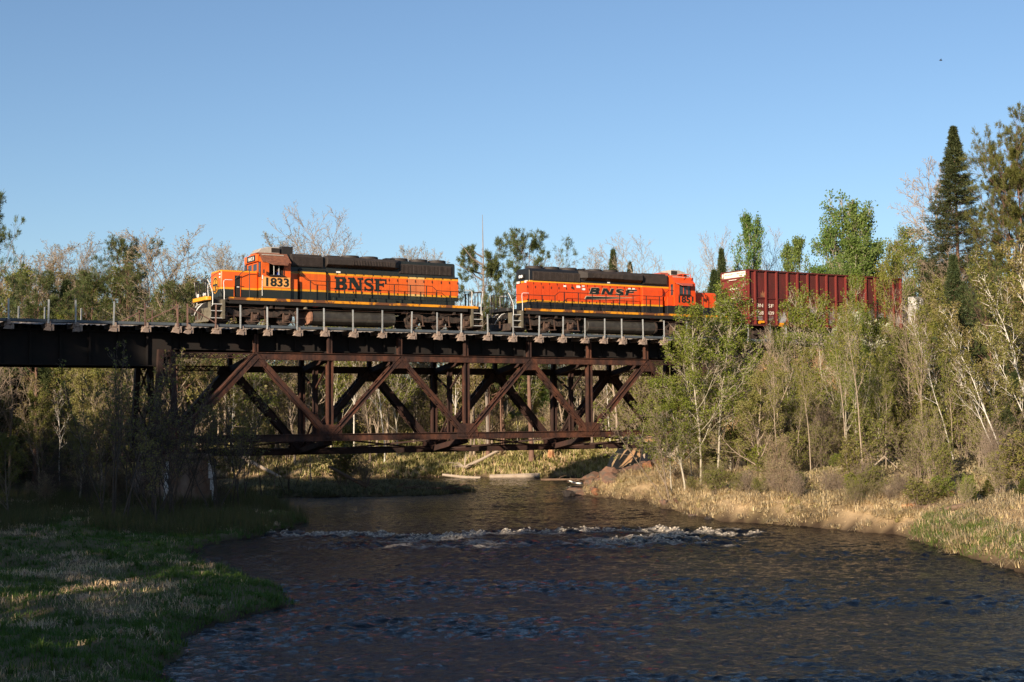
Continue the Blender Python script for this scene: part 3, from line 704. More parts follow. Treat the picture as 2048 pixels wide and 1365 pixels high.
# piers
def pier(s, label, m, z0, z1, stain, hw=1.15):
    p = thing('concrete_pier', label, 'bridge pier', tuple(TW(s, 0)), TH); mb = MB(); b = .42; ya, yb = -1.0, FAR + .9
    vs = []
    for z, e in ((z0, b), (z1 - .28, 0)): vs += [(-hw - e, ya - e, z), (hw + e, ya - e, z), (hw + e, yb + e, z), (-hw - e, yb + e, z)]
    mb.poly(vs, [(3, 2, 1, 0), (4, 5, 6, 7), (0, 1, 5, 4), (1, 2, 6, 5), (2, 3, 7, 6), (3, 0, 4, 7)])
    part('pier_shaft', mb, m, p, .04)
    mb = MB(); mb.box(-hw - .12, hw + .12, ya - .12, yb + .12, z1 - .275, z1); part('pier_cap', mb, m, p, .03)
    if stain:
        for x in (-hw - .12, hw + .02):
            mb = MB(); n = 7
            for k in range(n):
                t0, t1 = k / n, (k + 1) / n; w0 = .10 + .10 * ((k * 7) % 5) / 5; zz0 = z1 - .4 - t0 * 2.3; zz1 = z1 - .4 - t1 * 2.3
                e0 = (z1 - .28 - zz0) / (z1 - .28 - z0) * b; e1 = (z1 - .28 - zz1) / (z1 - .28 - z0) * b
                xx = x + (-1 if x < 0 else 1) * e0 * .75
                mb.poly([(xx - w0, ya - e0 - .006, zz0), (xx + w0, ya - e0 - .006, zz0), (xx + w0, ya - e1 - .006, zz1), (xx - w0, ya - e1 - .006, zz1)], [(0, 1, 2, 3)])
            part('lime_stain', mb, 'lime', p)
    return p
pier(-4.25, 'brown stained concrete pier with white lime streaks on the left bank', 'concrete', -.6, 3.3, True)
pier(32.8, 'pale concrete pier behind boulders on the right bank', 'concrete2', -.3, 3.3, False, 1.2)

# deck: ties, walkway, posts
dk = thing('bridge_deck', 'open timber bridge deck with grey walkway edge and railing posts', 'bridge deck', tuple(TW(0, 0)), TH)
mb = MB(); tx = -30.4
mb.box(0, .23, .62, 4.05, 10.31, 10.60); t0 = part('tie', mb, 'tie', dk); t0.location = (tx, 0, 0)
n_t = 0
while tx < 41:
    tx += .46; again(t0, dk, (tx, 0, 0)); n_t += 1
mb = MB(); mb.box(-30.4, 41.2, -.72, .40, 10.64, 10.68); part('walkway_plank', mb, 'tie', dk)
mb = MB(); mb.box(-30.4, 41.2, 4.12, 5.2, 10.64, 10.68); part('walkway_plank', mb, 'tie', dk)
for y in (-.80, 5.28): mb = MB(); mb.box(-30.4, 41.2, y - .05, y + .05, 10.60, 10.75); part('edge_beam', mb, 'edge', dk)
POSTS = [-12.12, -10.67, -8.60, -6.85, -4.98, -4.43, -2.75, -1.27, .37, 2.23, 3.94, 5.84, 7.77, 9.77, 11.54, 13.27, 15.19, 17.07, 19.01, 20.85, 22.58, 24.16,
         25.56, 27.32, 29.08, 31.05, 33.0, 35.02, 36.5, 38.54, 40.0]
POSTS = [-22.5, -20.4, -18.3, -16.2, -14.2] + POSTS
rusty = {-6.85, -4.98, -4.43, -2.75, 35.02}
rnd = random.Random(5)
def post_mesh(m, w):
    mb = MB(); mb.box(-w, w, -.045, -.025, 0, 1.32); mb.box(w - .02, w, -.025, .045, 0, 1.32); return meshof('railing_post', mb, m)
pm = {False: post_mesh('galv', .046), True: post_mesh('rustpost', .042)}
def tie_end_mesh(v):
    q = random.Random(v); mb = MB(); j = lambda: q.uniform(-.035, .035)
    mb.prism([(-.20 - q.uniform(0, .09), 10.15 + j()), (-.05, 10.14 + j()), (.15 + j(), 10.13 + j()), (.155 + j(), 10.36), (-.03 + j(), 10.38 + j()), (-.17 + j(), 10.31 + j())], -.99, -.70, 'y')
    mb.prism([(-.10 + j(), 10.42), (.14, 10.42), (.13 + j(), 10.66 + j()), (-.03 + j(), 10.68 + j())], -.97, -.86, 'y')
    mb.box(.165, .30, -.94, -.45, 10.16, 10.52)
    mb.box(-.14, .13, -.70, .5, 10.33, 10.58)
    return meshof('tie_end', mb, 'timber')
tm_ = [tie_end_mesh(k) for k in range(7)]
for i, s in enumerate(POSTS):
    o = link('railing_post', pm[s in rusty], dk); o.location = (s + rnd.uniform(-.01, .01), -.93, 10.52); o.rotation_euler = (rnd.uniform(-.025, .025), rnd.uniform(-.022, .022), rnd.uniform(-.2, .2)); o.scale = (1, 1, rnd.uniform(.96, 1.03))
    e = link('tie_end', tm_[(i * 3) % 7], dk); e.location = (s + .04 + rnd.uniform(-.03, .03), rnd.uniform(-.06, .06), rnd.uniform(-.03, .03)); e.rotation_euler = (0, rnd.uniform(-.003, .003), rnd.uniform(-.06, .06))
for s in [-24, -20.5, -16.5, -14.3, -12.43, -10.96, -8.86, -5.4, -4.6, 1.5, 6.2]:
    o = link('railing_post', pm[s > -6 and s < -4], dk); o.location = (s, 5.33, 10.55); o.rotation_euler = (0, 0, PI)
for z in (11.22, 11.76):
    mb = MB(); mb.tube([(-2.7 + i * 1.0, -.945, z + .01 * math.sin(i * 2.1)) for i in range(44)], .006, 3); part('railing_wire', mb, 'rustpost', dk)
for a, b in (((-6.72, -.93, 10.84), (-4.98, -.93, 11.69)), ((-4.43, -.95, 11.70), (-2.74, -.95, 10.78)), ((-6.6, 5.3, 11.1), (-5.4, 5.3, 11.75))):
    mb = MB(); mb.bar(a, b, .05, .10); part('diagonal_brace', mb, 'rustpost', dk)
# rails and ballast
rt = link('railway_track', None); rt.location = TW(0, TC); rt.rotation_euler = (0, 0, TH); rt['kind'] = 'structure'
for y in (-.75, .75):
    mb = MB(); x0, x1 = -90, 110
    mb.box(x0, x1, y - .037, y + .037, RAIL - .045, RAIL); mb.box(x0, x1, y - .01, y + .01, RAIL - .14, RAIL - .045); mb.box(x0, x1, y - .07, y + .07, RAIL - .165, RAIL - .14)
    part('rail', mb, 'railsteel', rt)
bx = np.arange(-90, 110, .11); by = np.linspace(-1.75, 1.75, 20)
def bz(X, Y): return 10.63 + .06 * (fbm(X * 6, Y * 6, 71, 2) - .3) + .07 * (vnoise(X * 9, Y * 9, 73) > .62) * (np.abs(Y) > .9) + .03 * vnoise(X * .8, Y * .8, 77) - .10 * (np.abs(Y) > 1.7)
bm_, _ = grid_mesh('ballast', bx, by, bz, ['ballast'], smooth=False)
bo = link('ballast', bm_); bo.location = TW(0, TC); bo.rotation_euler = (0, 0, TH); bo['kind'] = 'stuff'
# ------------------------------------------------------------------ train
def wheel_mesh():
    mb = MB(); mb.lathe((0, 0, 0), [(.12, -.09), (.16, -.07), (.40, -.03), (.44, -.07), (.485, -.07), (.485, .04), (.525, .06), (.525, .085), (.42, .08), (.16, .06), (.13, .09)], 24, 'y')
    return meshof('wheel', mb, 'truck', True)
WHEEL = wheel_mesh()
_axb = MB(); _axb.box(-.15, .15, -.12, .10, -.17, .18); _axb.lathe((0, -.12, 0), [(.12, 0), (.12, -.06), (.08, -.09)], 10, 'y'); _axb.box(-.23, -.16, -.08, .06, -.24, .30); _axb.box(.16, .23, -.08, .06, -.24, .30)
AXBOX = meshof('axle_box', _axb, 'trucklite')
_sp = MB()
for k in range(6): _sp.lathe((0, 0, k * .055), [(.055, 0), (.085, .014), (.085, .026), (.055, .04)], 10)
SPRING = meshof('spring', _sp, 'truck')
_bc = MB(); _bc.lathe((0, 0, 0), [(.10, -.25), (.13, -.24), (.13, .10), (.16, .11), (.16, .16), (.09, .18), (.05, .30)], 12, 'x')
BRAKE = meshof('brake_cylinder', _bc, 'trucklite', True)

def loco_truck(par, fx, c, axles):
    """three axle truck: cast side frames that dip between the axle boxes"""
    for side in (-1, 1):
        y = side * 1.02; a0, a1, a2 = axles
        top = [(a0 - .55, .72), (a0 - .25, .98), (a0 + .35, 1.02), ((a0 + a1) / 2, .80), (a1 - .35, 1.0), (a1 + .30, 1.04), ((a1 + a2) / 2, .84), (a2 - .35, 1.02), (a2 + .25, .98), (a2 + .55, .72)]
        bot = [(a2 + .50, .60), (a2 + .30, .74), (a2 - .32, .74), (a2 - .55, .56), ((a1 + a2) / 2, .50), (a1 + .45, .60), (a1 + .25, .76), (a1 - .25, .76), (a1 - .45, .58), ((a0 + a1) / 2, .50), (a0 + .55, .56), (a0 + .32, .74), (a0 - .30, .74), (a0 - .50, .60)]
        mb = MB(); mb.prism([(fx(u), z) for u, z in top + bot], y - .07, y + .07, 'y'); f = part('truck_side_frame', mb, 'truck', par, .012)
        for a in axles:
            for nm, me, loc in (('wheel', WHEEL, (fx(a), side * .76, .525)), ('axle_box', AXBOX, (fx(a), side * 1.06, .50)), ('spring', SPRING, (fx(a + .42), y - .02 * side, .62)), ('spring', SPRING, (fx(a - .42), y - .02 * side, .62))):
                o = link(nm, me, f if nm != 'wheel' else par); o.location = loc
                if side == 1: o.rotation_euler = (0, 0, PI)
        for u in (a0 - .62, (a1 + a2) / 2 + .55):
            o = link('brake_cylinder', BRAKE, f); o.location = (fx(u), y - .04, 1.10)
        mb = MB()
        for a in axles: mb.bar((fx(a) - .62, y - .09, .22), (fx(a) + .75, y - .09, .26), .05, .06); mb.bar((fx(a) + .66, y - .06, .26), (fx(a) + .58, y - .06, .95), .06, .07)
        part('brake_rod', mb, 'trucklite', f)
        mb = MB(); u = (a0 + a1) / 2
        for k in (-1, 0, 1): mb.lathe((fx(u) + k * .24, y - .085 if side < 0 else y + .075, .68), [(.05, 0), (.05, .012)], 10, 'y')
        part('frame_hole', mb, 'under', f)['kind'] = 'stuff'
        mb = MB(); mb.tube([(fx(a1 - .8), y - .12, 1.25), (fx(a1 - .3), y - .15, 1.12), (fx(a1 + .2), y - .16, .98), (fx(a1 + .7), y - .15, 1.02), (fx(a1 + 1.0), y - .12, 1.2)], .03, 6); part('air_hose', mb, 'truck', f)
    mb = MB(); mb.box(fx(axles[0] - .2), fx(axles[2] + .2), -.6, .6, .55, 1.12); part('truck_bolster', mb, 'under', par)

def tube_part(name, pts, r, m, par, n=6):
    mb = MB(); mb.tube(pts, r, n); return part(name, mb, m, par, 0, True)

def loco(name, label, s_front, flip, C):
    L = 18.75
    g = thing(name, label, 'locomotive', tuple(TW(s_front - (L if flip else 0), TC, RAIL)), TH, 'locomotives on the bridge')
    fx = (lambda u: L - u) if flip else (lambda u: u)
    def bx(mb, u0, u1, y0, y1, z0, z1): return mb.box(fx(u0), fx(u1), y0, y1, z0, z1)
    def P(u, y, z): return (fx(u), y, z)
    one = not flip
    # frame, walkway and sill
    mb = MB(); bx(mb, .35, 18.4, -.62, .62, 1.0, 1.45); bx(mb, .3, 18.45, -1.02, 1.02, 1.28, 1.46); part('underframe', mb, 'under', g)
    mb = MB(); bx(mb, 1.3, 17.5, -1.50, 1.50, 1.47, 1.59); bx(mb, .1, 1.3, -1.0, 1.0, 1.47, 1.59); bx(mb, 17.5, 18.65, -1.0, 1.0, 1.47, 1.59); part('walkway', mb, 'black', g)
    for y in (-1.53, 1.505):
        mb = MB(); bx(mb, 1.32, 17.45 + (.7 if one else .1), y, y + .025, 1.46, 1.615); part('sill', mb, 'sill', g)
    mb = MB(); bx(mb, 1.4, 17.4, -1.49, -1.40, 1.24, 1.455); bx(mb, 1.4, 17.4, 1.40, 1.49, 1.24, 1.455); part('side_pipe_channel', mb, 'under', g)
    # end platforms
    for e, u0 in ((0, 0.0), (1, L)):
        sg = 1 if e == 0 else -1
        E = lambda d: u0 + sg * d
        mb = MB(); prof = []
        for k in range(7): a = PI / 2 * k / 6; prof.append((-1.30 + .22 - .22 * math.sin(a), .22 - .22 * math.cos(a)))
        prof = [(-1.08, 0)] + [(-1.08 - .22 * math.sin(PI / 12 * k), .22 - .22 * math.cos(PI / 12 * k)) for k in range(7)] + [(-1.30, .34), (1.30, .34)] + [(1.08 + .22 * math.sin(PI / 12 * k), .22 - .22 * math.cos(PI / 12 * k)) for k in range(6, -1, -1)]
        mb.prism([(fx(E(d - .02)), y) for y, d in prof], 1.42, 1.625, 'z')
        part('end_beam', mb, 'yellow' if e == 0 else 'black', g)
        mb = MB(); bx(mb, E(.32), E(.40), -1.2, 1.2, .95, 1.42); part('end_plate', mb, 'under', g)
        # steps at the four corners
        for side in (-1, 1):
            y0, y1 = (-1.50, -1.02) if side < 0 else (1.02, 1.50)
            mb = MB(); bx(mb, E(.94), E(1.00), y0, y1, .30, 1.46); bx(mb, E(1.0), E(1.10), y0, y0 + .05, .32, 1.46); bx(mb, E(.22), E(.26), y0, y1, .36 if e else .95, 1.3); bx(mb, E(.26), E(.94), -.98 if side < 0 else .94, -.94 if side < 0 else .98, .3, 1.46)
            w = part('step_well', mb, 'olive', g)
            for z in (.34, .76, 1.16):
                mb = MB(); bx(mb, E(.26), E(.94), y0 + .02, y1 - .1, z, z + .035); part('step', mb, 'silver', w)
            ys = side * 1.47
            tube_part('grab_rail', [P(E(.10), side * 1.22, 2.62), P(E(.16), side * 1.30, 2.50), P(E(.30), ys, 2.02), P(E(.36), ys, 1.75), P(E(.36), ys, 1.10), P(E(.30), ys, 1.04), P(E(.27), ys, 1.12)], .026, 'silver', g)
            tube_part('grab_rail', [P(E(1.55), ys, 2.63), P(E(1.12), ys, 2.63), P(E(1.04), ys, 2.58), P(E(1.02), ys, 2.45), P(E(1.06), ys, 1.9), P(E(1.06), ys, 1.05)], .026, 'silver', g)
        # end railing
        for y in (-1.05, -.62, -.2, .25, .68, 1.05):
            mb = MB(); mb.bar(P(E(.12), y, 1.6), P(E(.12), y, 2.62 if abs(y) > .5 else 2.45), .05, .05); part('end_stanchion', mb, 'black', g)
        tube_part('end_railing', [P(E(.12), -1.05, 2.62), P(E(.12), -.3, 2.62)], .022, 'black', g)
        tube_part('end_railing', [P(E(.12), .3, 2.62), P(E(.12), 1.05, 2.62)], .022, 'black', g)
        # coupler and hoses
        mb = MB(); bx(mb, E(-.30), E(.5), -.12, .12, .72, .98); bx(mb, E(-.55), E(-.25), -.22, .20, .66, 1.02); bx(mb, E(-.62), E(-.45), -.02, .20, .68, 1.0); part('coupler', mb, 'truck', g, .03)
        for y in (-.75, -.45, .45, .75):
            tube_part('air_hose', [P(E(.30), y, 1.30), P(E(.05), y * .95, 1.22), P(E(-.15), y * .85, 1.0), P(E(-.30), y * .6, .72), P(E(-.34), y * .45, .55)], .028, 'black' if abs(y) > .5 else 'silver', g)
        # plow
        mb = MB(); n, k = 12, 6; vs = []; rowz = [.98, .80, .60, .42, .26, .12]
        if e == 0 or True:
            deep = 1.0 if e == 0 else .35
            for j, z in enumerate(rowz):
                t = j / (k - 1)
                for i in range(n + 1):
                    y = -1.45 + 2.9 * i / n; v = 1 - abs(y) / 1.45
                    vs.append(P(E(.24 - deep * (.12 * math.sin(t * PI * .9) * -1 + .28 * v * (.35 + .65 * t) + .16 * t * t)), y * (1 - .03 * t), z))
            fs = [(j * (n + 1) + i, j * (n + 1) + i + 1, (j + 1) * (n + 1) + i + 1, (j + 1) * (n + 1) + i) for j in range(k - 1) for i in range(n)]
            if e == 1: fs = [f for f in fs if min(f) >= 2 * (n + 1)]
            mb.poly(vs, fs); part('snow_plow', mb, 'olive' if e == 0 else 'truck', g, 0, True, None, .05)
            for y in (-.5, .1): mb = MB(); mb.box(fx(E(-.10)), fx(E(-.18)), y - .05, y + .05, .3, .75); part('plow_bracket', mb, 'trucklite', g)
    # short hood (nose)
    mb = MB(); pr = [(-.95, 1.60), (.95, 1.60)] + [(.95 - .16 + .16 * math.cos(a), 3.13 + .16 * math.sin(a)) for a in (0, .5, 1.0, PI / 2)] + [(-.95 + .16 - .16 * math.cos(a), 3.13 + .16 * math.sin(a)) for a in (PI / 2, 1.0, .5, 0)]
    mb.prism(pr, fx(1.02), fx(3.36), 'x'); nose = part('nose', mb, C['nose'], g, .09, True)
    if one:
        mb = MB(); bx(mb, 1.86, 2.22, -.975, -.93, 1.72, 2.96); h = part('doorway_shade', mb, 'under', nose, label='dark panel painted as the shaded open doorway in the nose side')  # flat dark panel: the shade inside the doorway is in its colour
        mb = MB(); bx(mb, 1.83, 1.86, -.985, -.93, 1.70, 2.98); bx(mb, 2.22, 2.25, -.985, -.93, 1.70, 2.98); part('door_frame', mb, 'orange1', nose)
        mb = MB(); bx(mb, 2.0, 2.15, -.982, -.975, 2.25, 2.32); part('sticker', mb, 'white', nose)
        # round herald: yellow disc, green ring and cross on the nose front
        for nm, r0_, r1_, d, m in (('herald_disc', 0, .50, .012, 'yellow'), ('herald_ring', .36, .45, .018, 'greendk')):
            mb = MB(); n = 28; vs = []
            for rr in (r0_, r1_):
                for xx in (1.012, 1.012 - d): vs += [P(xx, rr * math.cos(2 * PI * i / n), 2.42 + rr * math.sin(2 * PI * i / n)) for i in range(n)]
            fs = []
            for i in range(n):
                j = (i + 1) % n; fs += [(n + i, n + j, 3 * n + j, 3 * n + i), (2 * n + i, 2 * n + j, 3 * n + j, 3 * n + i)]
            mb.poly(vs, fs); part(nm, mb, m, nose)
        mb = MB(); bx(mb, .99, 1.01, -.06, .06, 2.08, 2.76); bx(mb, .99, 1.01, -.34, -.062, 2.36, 2.48); bx(mb, .99, 1.01, .062, .34, 2.36, 2.48); part('herald_cross', mb, 'greendk', nose)
        mb = MB(); bx(mb, .985, 1.03, -.90, -.72, 2.98, 3.06); bx(mb, .985, 1.03, -.90, -.72, 2.80, 2.88); part('sticker', mb, 'white', nose)
    mb = MB()
    for y in (-.55, .55): mb.lathe(P(.12, y, 1.78), [(.11, -.02), (.12, 0), (.12, .10), (.05, .14)], 14, 'x')
    part('ditch_light', mb, 'lens', g)
    tube_part('grab_iron', [P(.13, -.6, 2.5), P(.6, -.7, 2.9), P(1.02, -.8, 3.2)], .018, 'black', g)
    tube_part('corner_post', [P(2.62, -1.46, 1.6), P(2.62, -1.46, 3.28), P(2.58, -1.30, 3.30), P(2.3, -1.2, 3.2), P(1.9, -1.0, 2.75)], .024, 'black', g)
    # cab
    cabp = [(-1.52, 1.60), (1.52, 1.60), (1.52, 3.80), (.86, 4.34), (.30, 4.42), (-.30, 4.42), (-.86, 4.34), (-1.52, 3.80)]
    mb = MB()
    lo = [(-1.52, 1.60), (1.52, 1.60), (1.52, 3.04), (-1.52, 3.04)]; mid = [(-1.52, 3.04), (1.52, 3.04), (1.52, 3.72), (-1.52, 3.72)]
    up = [(-1.52, 3.72), (1.52, 3.72), (1.52, 3.80), (.86, 4.34), (.30, 4.42), (-.30, 4.42), (-.86, 4.34), (-1.52, 3.80)]
    mb.prism(lo, fx(3.36), fx(5.2), 'x'); mb.prism(mid, fx(3.36), fx(3.86), 'x'); mb.prism(mid, fx(4.74), fx(5.2), 'x'); mb.prism(up, fx(3.36), fx(5.2), 'x')
    cab = part('cab', mb, C['cab'], g, .0)
    mb = MB(); bx(mb, 3.862, 4.738, -.62, .62, 3.042, 3.718); bx(mb, 3.862, 3.875, -1.50, -.63, 3.042, 3.718); bx(mb, 4.725, 4.738, -1.50, -.63, 3.042, 3.718); part('cab_interior', mb, 'under', cab)
    # roof overhang and side visor
    for side in (-1, 1):
        mb = MB(); a, b = (side * .84, 4.37), (side * 1.56, 3.79)
        mb.prism([a, b, (b[0], b[1] + .035), (a[0], a[1] + .04)], fx(3.40), fx(5.22), 'x'); ro = part('roof_panel', mb, C['visor'] if one else C['orange'], cab, label='rust brown roof panel' if one else None)
        mb = MB()
        q = [P(3.62, side * 1.55, 3.80), P(5.1, side * 1.55, 3.80), P(4.85, side * 1.98, 3.60), P(3.95, side * 1.98, 3.60)]
        mb.poly(q + [(x, y, z + .03) for x, y, z in q], [(0, 1, 2, 3), (7, 6, 5, 4), (0, 4, 5, 1), (1, 5, 6, 2), (2, 6, 7, 3), (3, 7, 4, 0)]); part('sunshade', mb, C['visor'], cab)
        mb = MB()
        for k in range(9): mb.bar(P(3.62 + k * .15, side * 1.0, 4.30), P(3.75 + k * .15, side * 1.0, 4.30), .05, .07)
        mb.bar(P(3.55, side * 1.0, 4.285), P(4.95, side * 1.0, 4.285), .10, .03)
        part('roof_vent', mb, 'acgrey', cab)
        # side window
        ys = side * 1.52
        def wy(a): return ys - side * a
        mb = MB()
        if one and side < 0: bx(mb, 3.86, 4.74, -1.50, -1.40, 3.042, 3.06)      # slid open: only the track is left
        else: bx(mb, 3.864, 4.736, min(ys + side * .012, ys - side * .02), max(ys + side * .012, ys - side * .02), 3.044, 3.716)
        wn_ = part('side_window', mb, 'under' if one and side < 0 else 'glass', cab)
        mb = MB(); fy = (ys + side * .028)
        for a, b, c, d in ((3.82, 4.78, 3.00, 3.04), (3.82, 4.78, 3.72, 3.75)): bx(mb, a, b, min(fy, ys), max(fy, ys), c, d)
        bx(mb, 3.82, 3.855, min(fy, ys), max(fy, ys), 3.04, 3.72); bx(mb, 4.745, 4.78, min(fy, ys), max(fy, ys), 3.04, 3.72); part('window_frame', mb, 'black', wn_)
        for u in (4.12, 4.44):
            mb = MB(); bx(mb, u - .018, u + .018, min(fy, ys), max(fy, ys), 3.045, 3.715); part('window_bar', mb, 'silver' if one else C['orange'], wn_)
        mb = MB(); bx(mb, 3.8, 4.85, min(ys, ys + side * .09), max(ys, ys + side * .09), 2.95, 2.995); part('arm_rest', mb, 'black', cab)
        mb = MB(); mb.bar(P(3.42, ys, 3.15), P(3.42, ys + side * .22, 3.15), .02, .02); bx(mb, 3.40, 3.43, min(ys + side * .14, ys + side * .30), max(ys + side * .14, ys + side * .30), 3.10, 3.32); part('mirror', mb, 'black', cab)
    # front windows and corner windows
    for y0, y1, z0, z1 in ((-.78, -.10, 3.34, 3.76), (.10, .78, 3.34, 3.76), (-1.36, -1.06, 2.95, 3.80), (1.06, 1.36, 2.95, 3.80)):
        mb = MB(); bx(mb, 3.335, 3.375, y0, y1, z0, z1); w = part('front_window', mb, 'glass', cab, .03)
        mb = MB()
        for a, b, c, d in ((y0 - .04, y1 + .04, z0 - .04, z0), (y0 - .04, y1 + .04, z1, z1 + .04), (y0 - .04, y0, z0, z1), (y1, y1 + .04, z0, z1)): bx(mb, 3.325, 3.37, a, b, c, d)
        part('window_frame', mb, C['orange'] if abs(y0) < .9 else 'black', w)
    for y0, y1 in ((-1.34, -1.06), (1.06, 1.34)):
        mb = MB(); bx(mb, 5.19, 5.225, y0, y1, 2.95, 3.75); part('rear_window', mb, 'glass', cab, .03)
    mb = MB(); bx(mb, 3.20, 3.38, -1.10, 1.10, 3.86, 4.30); hb = part('light_housing', mb, C['orange'], cab, .05)
    mb = MB(); bx(mb, 3.185, 3.21, -.86, .62, 3.90, 4.27); nb = part('number_board', mb, 'black', hb, .01)
    text_part('number', C['num'], nb, P(3.178, -.12, 3.975), .22, 'white', (PI / 2, 0, -PI / 2 if one else PI / 2), .98, .0)
    # number on the cab side
    if one:
        mb = MB(); bx(mb, 3.44, 5.17, -1.535, -1.523, 2.30, 2.92); part('number_panel', mb, 'num1', cab)
        text_part('number', C['num'], cab, (fx(4.30), -1.545, 2.37), .50, 'letter', width=1.45, bold=.02)
        mb = MB(); bx(mb, 3.375, 3.40, -1.545, -1.50, 1.75, 2.7); bx(mb, 3.38, 3.44, -1.55, -1.522, 2.75, 3.0); part('sticker', mb, 'white', cab)
    else:
        text_part('number', C['num'], cab, (fx(4.22), -1.532, 2.45), .46, 'letter', width=1.30, bold=.02)
    mb = MB(); u0, u1 = (3.35, 4.85)
    prof = [(fx(u0), 4.44), (fx(u0 + .28), 4.72), (fx(u0 + .75), 4.84), (fx(u1), 4.84), (fx(u1), 4.44)]
    mb.prism(prof, -.62, .62, 'y'); ac = part('air_conditioner', mb, 'acgrey', cab, .04)
    mb = MB(); bx(mb, 4.3, 4.84, -.628, -.622, 4.5, 4.78)
    for k in range(7): bx(mb, 4.32 + k * .075, 4.345 + k * .075, -.64, -.628, 4.5, 4.78)
    part('vent_grille', mb, 'soot', ac)
    mb = MB(); bx(mb, 5.0, 5.72, -.55, .55, 4.36, 4.93 if one else 4.62); part('roof_box', mb, 'black' if one else 'visor2', g, .02)
    if flip:
        mb = MB()
        for u in (3.6, 4.25): bx(mb, u, u + .035, -1.3, -1.26, 3.95, 4.5)
        bx(mb, 3.55, 4.3, -1.1, -.6, 4.5, 4.53); part('roof_bracket', mb, 'orange2', cab)
    # long hood
    hp = [(-.87, 1.60), (.87, 1.60)] + [(.87 - .2 + .2 * math.cos(a), 4.20 + .2 * math.sin(a)) for a in (0, .4, .8, 1.2, PI / 2)] + [(-.67 - .2 * math.cos(a), 4.20 + .2 * math.sin(a)) for a in (PI / 2, 1.2, .8, .4, 0)]
    mb = MB(); mb.prism(hp, fx(5.2), fx(16.8), 'x'); hood = part('hood', mb, C['hood'], g, .05, True)
    # hood doors
    u = 7.80; k = 0
    while u < 16.55:
        w = .60 if k % 4 else .66
        m = 'faded1' if (one and 13.35 < u < 14.4) else C['hood']
        for side in (-1, 1):
            if side > 0 and k % 3: continue
            mb = MB(); y = side * .87; bx(mb, u + .018, u + w - .018, min(y, y + side * .024), max(y, y + side * .024), 1.92, 3.50); d = part('hood_door', mb, m, hood, .006, label='sun faded hood door' if m == 'faded1' else None)
            if side < 0:
                mb = MB(); hx = u + w - .10
                bx(mb, hx, hx + .03, y - .06, y - .024, 3.05, 3.2); bx(mb, hx, hx + .03, y - .06, y - .024, 2.2, 2.32); bx(mb, u + .02, u + .06, y - .045, y - .024, 3.32, 3.42); bx(mb, u + .02, u + .06, y - .045, y - .024, 2.05, 2.15); part('latch', mb, 'black', d)['kind'] = 'stuff'
        u += w; k += 1
    # battery / sand boxes along the walkway
    mb = MB()
    for a, b in ((6.7, 7.6), (8.2, 9.5), (9.7, 11.0), (11.2, 12.5), (12.8, 13.6)): bx(mb, a, b, -1.02, -.88, 1.60, 1.88)
    part('walkway_box', mb, C['dark'], g, .01)
    mb = MB(); bx(mb, 5.22, 5.72, -1.36, -.88, 1.62, 2.85); part('equipment_cabinet', mb, C['cab'], g, .02)
    # blower duct
    mb = MB(); mb.prism([(-.86, 1.62), (-1.13, 1.62), (-1.13, 3.28), (-1.02, 3.50), (-.86, 3.58)], fx(5.95), fx(7.68), 'x'); part('blower_duct', mb, C['hood'], g, .03)
    # inertial filter grille
    mb = MB(); bx(mb, 5.42, 7.56, -1.0, 1.0, 3.70, 4.36); bx(mb, 5.5, 7.5, -.86, .86, 4.36, 4.47); fl = part('filter_housing', mb, 'soot', hood, .03)
    mb = MB()
    for k in range(26): x = 5.52 + k * .077; bx(mb, x, x + .03, -1.035, -1.0, 3.76, 4.30)
    part('filter_grille', mb, 'shutter', fl)
    # dynamic brake flare
    for side in (-1, 1):
        mb = MB(); a = [(side * .80, 3.70), (side * .88, 3.72), (side * 1.24, 3.90), (side * 1.26, 4.22), (side * 1.10, 4.40), (side * .6, 4.42)]
        mb.prism(a, fx(7.72), fx(12.35), 'x'); f = part('brake_hatch_flare', mb, 'soot', hood, .03)
        q0 = [(fx(12.35), y, z) for y, z in a]; q1 = [(fx(12.85), side * min(.865, abs(y)), z) for y, z in a]; n = len(a)
        mb = MB(); mb.poly(q0 + q1, [(i, (i + 1) % n, n + (i + 1) % n, n + i) for i in range(n)] + [tuple(range(n)), tuple(range(n, 2 * n))]); part('flare_taper', mb, 'soot', f)
        mb = MB()
        for k in range(24):
            x = 9.45 + k * .106; mb.bar(P(x, side * 1.262, 3.93), P(x + .05, side * 1.25, 4.24), .03, .045, (0, side, 0))
        part('brake_grille', mb, 'shutter', f)
    # radiators
    for side in (-1, 1):
        y = side * .87
        mb = MB(); bx(mb, 12.75, 16.55, min(y, y + side * .03), max(y, y + side * .03), 3.56, 4.20); rd = part('radiator', mb, 'soot', hood, .01)
        mb = MB(); y += side * .03
        for k in range(40):
            x = 12.80 + k * .0935; bx(mb, x, x + (.028 if k % 5 else .05), min(y, y + side * .05), max(y, y + side * .05), 3.60, 4.16)
        part('radiator_shutter', mb, 'shutter', rd)
    for u in (9.75, 11.05, 13.15, 14.55, 15.90):
        mb = MB(); mb.lathe(P(u, 0, 4.38), [(.66, 0), (.66, .05), (.60, .07), (.60, .21), (.56, .23), (.52, .20)], 24); fan = part('roof_fan', mb, 'soot', g, 0, True)
        mb = MB(); mb.lathe(P(u, 0, 4.57), [(.09, 0), (.09, .03)], 10)
        for k in range(8): a = 2 * PI * k / 8; mb.bar(P(u, 0, 4.585), P(u + .53 * math.cos(a), .53 * math.sin(a), 4.585), .10, .015, (0, 0, 1))
        part('fan_blade', mb, 'black', fan)
    mb = MB(); bx(mb, 8.1, 8.95, -.32, .32, 4.38, 4.56); part('exhaust_stack', mb, 'soot', g, .02)
    mb = MB()
